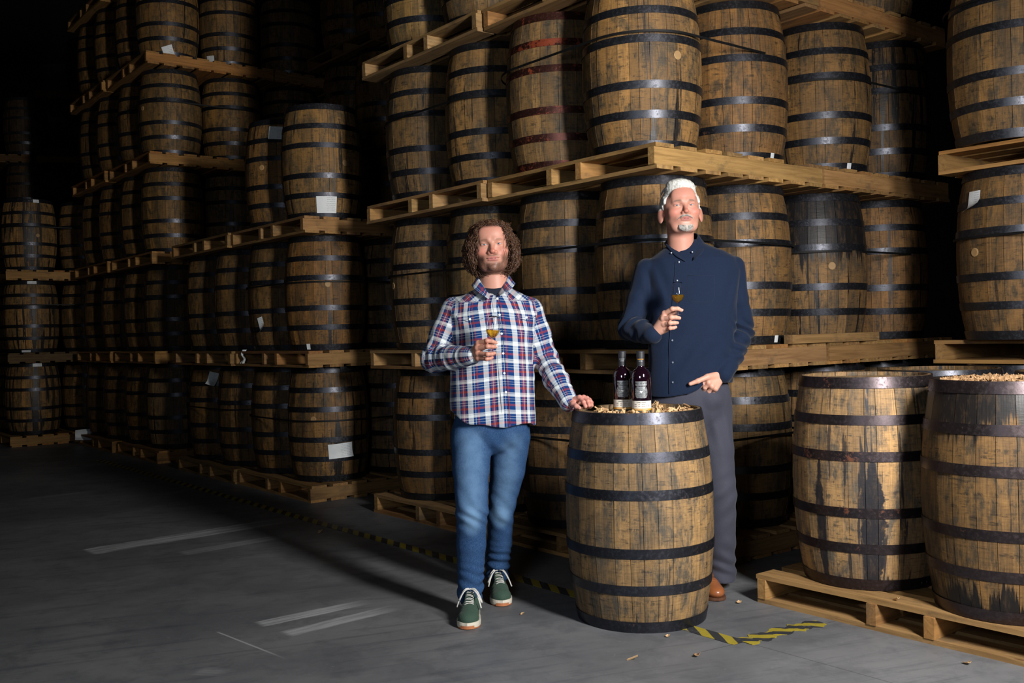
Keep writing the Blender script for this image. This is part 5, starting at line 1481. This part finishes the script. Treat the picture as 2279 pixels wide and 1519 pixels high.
sneaker(cA, aA, shoe_group(man1, 'sneaker', cA), 1); sneaker(cB, aB, shoe_group(man1, 'sneaker', cB), -1)

# ================================================================== man in the navy shirt
man2 = empty('person', (*at(1590, 1330, h=0)[:2], 0)); tag(man2, 'tall person with white hair and goatee in navy shirt, one hand in pocket', 'person')
def T2(o): return adopt(man2, o)
SK2 = (.53, .255, .185); SC2 = 1.08; Y2 = 4.92
H2c = vat(1514.5, 468, 4.868); H2R = head_rot(pitch=math.radians(-10), roll=math.radians(-1.0), yaw=math.radians(3))
h2 = head_sdf(1.08, .86)
for q in (-1, 1): h2.ell((q*.0925, -.008, -.022), (.0085, .019, .034), .006, 'u', np.array([[math.cos(q*.5), -math.sin(q*.5), 0], [math.sin(q*.5), math.cos(q*.5), 0], [0, 0, 1.]]))
h2.cone((0, -.022, -.05), (0, -.082, -.25), .060, .058, .02)
def beard2(P, C):
    x, y, z = P.T; g = .5+.5*_n3(P*900, 1.3)
    m = np.clip(gauss(P, (0, .09, -.106), (.026, .05, .016))*1.4, 0, 1)+.55*gauss(P, (0, .10, -.051), (.028, .04, .0055))+.35*gauss(P, (0, .1, -.084), (.014, .04, .006))
    m = np.clip(m, 0, 1)*(.65+.35*g)*(y > .02); C = C*(1-m[:, None])+np.array((.56, .50, .44))*m[:, None]
    hm_ = np.clip((y < .005)*(z > .000)+(z > .082)+0., 0, 1); return C*(1-hm_[:, None])+np.array((.45, .40, .36))*hm_[:, None]
lo, hi = H2c-.17, H2c+.15; lo[2] = H2c[2]-.27
hv, hq = surfnets(placed_s(h2, H2c, H2R, SC2), lo, hi, .0019, cull=1.15)
hc = head_colour(((hv-H2c)@H2R)/SC2, SK2, lips=(.36, .12, .11), beard=beard2, brows=(.14, .11, .09))
wrR = vat(1452, 744, 4.690)
mcpR = [vat(1479, 697, 4.640), vat(1476, 709, 4.634), vat(1478, 721, 4.638), vat(1482, 732, 4.648)]
fgR = [[vat(1496.5, 687, 4.605), vat(1508.5, 686.5, 4.600), vat(1516.5, 690, 4.608)], [vat(1494, 706, 4.600), vat(1504.5, 706, 4.598), vat(1512, 707.5, 4.606)],
       [vat(1491.5, 718.5, 4.604), vat(1501, 718, 4.602), vat(1507.5, 718, 4.610)], [vat(1491.5, 730, 4.614), vat(1498.5, 729.5, 4.612), vat(1504, 727.5, 4.620)]]
thR = [vat(1458, 732, 4.70), vat(1478, 712, 4.690), vat(1493, 700, 4.665), vat(1504, 693, 4.642)]
elR, shR = vat(1403, 730, 4.87), vat(1440, 604, 4.915)
hR = hand_sdf(wrR, mcpR, fgR, thR, (-.45, -1, .15), fore=elR+(wrR-elR)*.6, sc=1.16)
hrv, hrq = surfnets(hR, np.minimum(wrR, mcpR[3])-.08, np.maximum(fgR[0][2], mcpR[0])+.06, .0022, cull=1.15)
hrc = hand_col(hrv, (.62, .34, .25), mcpR+[f[0] for f in fgR], [f[2] for f in fgR])
wrL = vat(1607, 834, 4.835)
mcpL = [vat(1572, 840, 4.792), vat(1576, 851, 4.790), vat(1583, 859, 4.794), vat(1591, 864, 4.802)]
fgL = [[vat(1563, 852, 4.800), vat(1555, 868, 4.83), vat(1552, 880, 4.85)], [vat(1568, 862, 4.800), vat(1562, 878, 4.84), vat(1560, 890, 4.86)],
       [vat(1577, 870, 4.810), vat(1572, 885, 4.84), vat(1570, 895, 4.86)], [vat(1586, 873, 4.820), vat(1582, 886, 4.85), vat(1580, 896, 4.86)]]
thL = [vat(1598, 832, 4.825), vat(1573, 838, 4.785), vat(1552, 847, 4.772), vat(1535, 853.5, 4.772)]
sh_ = A3((0, -.016, 0)); wrL = wrL+sh_; mcpL = [m_+sh_ for m_ in mcpL]; thL = [m_+sh_ for m_ in thL]; fgL = [[f_[0]+sh_*.7, f_[1], f_[2]] for f_ in fgL]
elL, shL = vat(1650, 738, 4.97), vat(1630, 596, 4.93)
hL = hand_sdf(wrL, mcpL, fgL, thL, (-.1, -1, .2), fore=elL+(wrL-elL)*.6, sc=1.1)
hlv, hlq = surfnets(hL, np.minimum(wrL, thL[3])-.09, np.maximum(wrL, mcpL[3])+.07, .0022, cull=1.15)
hlc = hand_col(hlv, (.62, .33, .24), mcpL, [])
hipA, knA, anA = vat(1492, 905, 4.905), vat(1486, 1090, 4.89), vat(1482, 1240, 4.93)
hipB, knB, anB = vat(1588, 900, 4.94), vat(1602, 1095, 4.86), vat(1606, 1270, 4.90)
KT = knots([(536, 1496, 1554, .064, 4.935), (548, 1482, 1580, .078, 4.930), (560, 1466, 1612, .092, 4.925), (576, 1444, 1636, .104, 4.915), (605, 1434, 1645, .116, 4.905), (660, 1436, 1640, .120, 4.900),
            (740, 1440, 1631, .116, 4.895), (800, 1441, 1627, .114, 4.895), (860, 1441, 1627, .116, 4.895), (886, 1441, 1627, .116, 4.895)], Y2)
body = SDF(); body.loft([(z, x, y, rx-.050, ry-.050) for z, x, y, rx, ry in KT[2:]], .02)
body.chain([shR, elR, elR+(wrR-elR)*.75], [.042, .034, .027], .02); body.chain([shL, elL, elL+(wrL-elL)*.75], [.042, .034, .027], .02)
body.chain([hipA, knA, anA], [.078, .046, .036], .02); body.chain([hipB, knB, anB], [.078, .046, .036], .02); body.cone(vat(1522, 548, 4.94), vat(1520, 520, 4.92), .048, .048, .02)
bv, bq = surfnets(body, (.3, 4.5, .08), (1.35, 5.3, 1.85), .012)
V, Q = multi((hv, hq), (hrv, hrq), (hlv, hlq), (bv, bq))
T2(np_mesh('body', V, Q, MSK, None, {'col': ('FLOAT_COLOR', np.concatenate([hc, hrc, hlc, np.tile(SK2, (len(bv), 1))]))}))
eyes(H2c, H2R, SC2, T2)
for f_ in fgR[:1]: T2(nail(None, Vector(f_[2])+Vector((.003, -.0062, .0030)), (.3, -1, .4), Vector(f_[2])-Vector(f_[1])))
T2(nail(None, Vector(thL[3])+Vector((.002, -.0075, .0040)), (0, -1, .5), Vector(thL[3])-Vector(thL[2])))
cufR, cufL = wrR+(wrR-elR)*.01, wrL+(elL-wrL)*.02
sl2 = [([shR, shR*.5+elR*.5, elR, elR*.5+wrR*.5, cufR], [.062, .060, .057, .052, .044]), ([shL, shL*.5+elL*.5, elL, elL*.5+wrL*.5, cufL], [.062, .060, .060, .056, .047])]
def hem2(P):
    xs = [at(1440, 880, y=4.85).x, at(1500, 880, y=4.8).x, at(1530, 874, y=4.8).x, at(1552, 864, y=4.8).x, at(1566, 846, y=4.8).x, at(1627, 842, y=4.85).x]
    zs = [at(1440, 884, y=4.85).z, at(1500, 880, y=4.8).z, at(1530, 874, y=4.8).z, at(1552, 864, y=4.8).z, at(1566, 852, y=4.8).z, at(1627, 852, y=4.85).z]
    return P[:, 2]-np.interp(P[:, 0], xs, zs)
def disp2(P):
    x, y, z = P.T; d = .0045*_n3(P*np.array([14, 14, 7.]), .3)+.0014*_n3(P*np.array([36, 36, 18.]), 1.7)
    for c, ax, r_, a in ((elR, cufR-elR, .09, .0075), (elL, cufL-elL, .12, .0090), ((elL+cufL)/2, cufL-elL, .09, .0080), ((elR+cufR)/2, cufR-elR, .08, .005)):
        ax = ax/np.linalg.norm(ax); d = d+a*gauss(P, c, (r_,)*3)*np.sin((P@ax)*100+3.6*_n3(P*17, 1.2))
    d += .0060*gauss(P, shR+A3((.03, -.07, -.10)), (.06, .08, .13))*np.sin((x*1.0+z*.35)*90)
    d += .0060*gauss(P, shL+A3((-.03, -.07, -.12)), (.06, .08, .14))*np.sin((-x*1.0+z*.35)*90)
    d += .0050*gauss(P, vat(1540, 800, 4.80), (.16, .2, .14))*np.sin((-x*.75+z*.65)*62+_n3(P*8, .5))
    return d
vb2 = at(1511, 572, y=4.82)
shirt2 = shirt_sdf(KT, sl2, hem2, (vb2.x+.004, vb2.z+.012, 4.893, .42), disp2, body_k=.010)
sv, sq = surfnets(shirt2, (.42, 4.58, .90), (1.32, 5.15, 1.80), .0044)
SH2 = T2(np_mesh('navy_shirt', sv, sq, MNV))
def S2(o): o.parent = SH2; return o
nb2 = A3(at(1522, 528, y=4.925))
S2(collar(None, nb2, [(-170, .066, -.086, .094, -.128, .042), (-150, .067, -.052, .112, -.104, .030), (-120, .067, -.010, .104, -.050, .008), (-70, .066, .018, .092, -.016, 0), (0, .065, .028, .088, -.002, 0),
                      (70, .066, .020, .092, -.014, 0), (120, .067, -.006, .106, -.046, .010), (150, .068, -.046, .120, -.092, .032), (168, .067, -.080, .104, -.122, .044)], MNV))
pk = px_front(shirt2, [(1511-(1511-1497)*min(1, t*1.6), 582+(876-582)*t) for t in np.linspace(0, 1, 30)], 4.8, 4.5, 5.0, .0005)
S2(seam(None, [p+Vector((-.016, 0, 0)) for p in pk], .0014, m_seam2)); S2(seam(None, [p+Vector((.016, 0, 0)) for p in pk], .0009, m_seam2))
for b in px_front(shirt2, [(1511, 583), (1507, 624), (1496, 757), (1497, 806), (1497, 850)], 4.8, 4.5, 5.0, .0014): S2(button(None, b, .0052, m_btn2))
cb = px_front(shirt2, [(1539.5, 561), (1493, 563)], 4.8, 4.5, 5.0, .013)
for b in cb: S2(button(None, b, .0045, m_btn2, 'collar_button'))
S2(seam(None, px_front(shirt2, [(1530, 613), (1530, 640), (1531, 664), (1538, 671), (1560, 672), (1582, 672), (1590, 664), (1590, 640), (1590, 613), (1560, 613), (1530, 613)], 4.8, 4.5, 5.0, 0), .0012, m_seam2, 'pocket_edge'))
def disp_t(P):
    x, y, z = P.T; d = .0018*_n3(P*np.array([14, 14, 7.]), 1.4)
    d += .006*gauss(P, anB+A3((0, -.03, .05)), (.11, .12, .10))*np.sin((z+.5*x)*80+3.4*_n3(P*10, .2))
    d += .005*gauss(P, knB+A3((0, -.04, -.02)), (.10, .12, .12))*np.sin((z-.6*x)*75+1.5*_n3(P*9, .8))
    d += .004*gauss(P, hipB+A3((0, -.05, -.10)), (.12, .12, .12))*np.sin((x+.25*z)*95)
    return d
t_ = SDF(); t_.ell(vat(1536, 885, 4.905), (.200, .112, .20), .02)
t_.chain([hipA, knA, anA, vat(1481, 1262, 4.93)], [.092, .078, .070, .070], .012)
t_.chain([hipB, vat(1594, 1000, 4.89), knB, vat(1604, 1200, 4.88), anB, vat(1606, 1290, 4.89)], [.090, .084, .078, .070, .068, .070], .012)
t_.ell(vat(1580, 886, 4.845), (.062, .058, .056), .02)
zt_ = at(1536, 820, y=4.8).z
t_.add(lambda P: -(P[:, 2]-zt_), (-9, 0, -9), (9, 9, 9), .002, 's'); t_.add(lambda P: P[:, 2]-.040, (-9, 0, -9), (9, 9, 9), .002, 's'); t_.warp(disp_t)
tv, tq = surfnets(t_, (.45, 4.62, .03), (1.30, 5.25, 1.12), .0046); T2(np_mesh('trousers', tv, tq, MGR))
# swept white hair and goatee
hw = SDF(); hw.ell((0, -.018, .036), (.0850, .106, .083), .02); hw.ell((0, .040, .093), (.064, .056, .028), .03); hw.ell((-.014, .046, .104), (.046, .044, .019), .03)
for q in (-1, 1): hw.ell((q*.0775, -.004, .020), (.0085, .050, .040), .015)
hw.add(lambda P: np.maximum(np.maximum(P[:, 2]-(.077-7*P[:, 0]**2), .040-P[:, 1]), -P[:, 2]-.3), (-.2, 0, -.3), (.2, .3, .2), .006, 's')
hw.add(lambda P: np.maximum(P[:, 2]-.020, .018-P[:, 1]), (-.2, -.3, -.3), (.2, .3, .2), .006, 's')
hw.add(lambda P: P[:, 2]+.006, (-.3, -.3, -.4), (.3, .3, .3), .01, 's')
hw.warp(lambda P: .0016*_n3(P*np.array([330, 45, 60.]), .4)*sm(P[:, 2], .05, .09)+.0006*_n3(P*260, .3))
mv, mq = surfnets(placed_s(hw, H2c, H2R, SC2), H2c-.2, H2c+.2, .0028); T2(np_mesh('white_hair', mv, mq, MHW))
rs = random.Random(4); parts = []
for i in range(1300):
    x = rs.uniform(-.068, .068); y = rs.uniform(.02, .088)-abs(x)*.35; z = .078+.033*(1-(x/.075)**2)-(.0 if y < .06 else 0)
    pts = []
    for q in range(7):
        t = q/6; pts.append(Vector((max(x-.018*t, -.070)+x*.06*t, y-.060*t, z+.006+.016*math.sin(min(1, t*1.3)*math.pi*.8)*(1-(x/.07)**2)-.006*t+rs.uniform(-.0006, .0006))))
    parts.append(tube(pts, [.0009*(1-.5*q/6) for q in range(7)], 3, caps=False))
V, Fs = join(parts); V = (np.array(V)*SC2)@H2R.T+H2c; T2(mk('hair_strands', V, Fs, MHW, smooth=True))
parts = []
for i in range(900):
    a = rs.uniform(-1, 1); x = .030*a; z0 = -.090-rs.uniform(0, .020)*(1-.6*a*a)+.004*abs(a); y = .083-.010*a*a-.25*(-.094-z0)
    parts.append(tube([Vector((x, y, z0)), Vector((x*1.05, y+.006, z0-.006)), Vector((x*1.02+rs.uniform(-.002, .002), y+.006, z0-.013))], [.0008, .0007, .0003], 3, caps=False))
for i in range(800):
    a = rs.uniform(-1, 1); x = .034*a; z0 = -.049-.012*a*a+rs.uniform(-.002, .002); y = .098-.020*a*a
    parts.append(tube([Vector((x, y, z0)), Vector((x*1.12, y+.003, z0-.005))], [.0006, .0003], 3, caps=False))
V, Fs = join(parts); V = (np.array(V)*SC2)@H2R.T+H2c; T2(mk('goatee', V, Fs, MHG, smooth=True))
# leather shoes
def oxford(c, ang, adoptf):
    tl, tw = place_foot(c, ang); s = SDF()
    s.ell((0, .085, .036), (.046, .062, .032), .02); s.ell((0, .02, .046), (.042, .075, .042), .02); s.ell((0, -.090, .046), (.035, .055, .045), .02)
    s.cone((0, -.05, .055), (0, -.075, .095), .040, .038, .02)
    s.ell((0, -.065, .112), (.030, .038, .022), .006, 's'); s.add(lambda P: P[:, 2]-.014, (-1, -1, -1), (1, 1, 1), .002, 's')
    s.warp(lambda P: .0012*gauss(P, (0, .05, .07), (.04, .025, .02))*np.sin(P[:, 1]*300))
    f = lambda P: s(tl(P)); c_ = A3(c); v, q = surfnets(f, c_+A3((-.19, -.19, 0)), c_+A3((.19, .19, .15)), .0038); adoptf(np_mesh('shoe_upper', v, q, m_leather))
    sole_mesh(c, ang, 0, .016, .150, .0535, m_lsole, 'shoe_sole', adoptf)
    for i in range(3):
        y = .015-.016*i; v, f_ = tube([tuple(tw([(x, y+.003*i, surf_top(s, x, y)+.002)])[0]) for x in np.linspace(-.020, .020, 6)], .0019, 5); adoptf(mk('shoelace', v, f_, m_lsole, smooth=True))
    for sg in (-1, 1):
        v, f_ = tube([tuple(tw([(sg*(.004+.030*t), -.018+.030*t, surf_top(s, sg*.02, -.01)+.006-.016*t*t)])[0]) for t in np.linspace(0, 1, 6)], .0018, 5); adoptf(mk('shoelace', v, f_, m_lsole, smooth=True))
tB = at(1600, 1339, h=0); cB = foot_c(tB, math.pi+.10, .150); cA = Vector((anA[0], 4.872, 0))
oxford(cB, math.pi+.10, shoe_group(man2, 'leather_shoe', cB))
oxford(cA, math.pi-.05, shoe_group(man2, 'leather_shoe', cA))
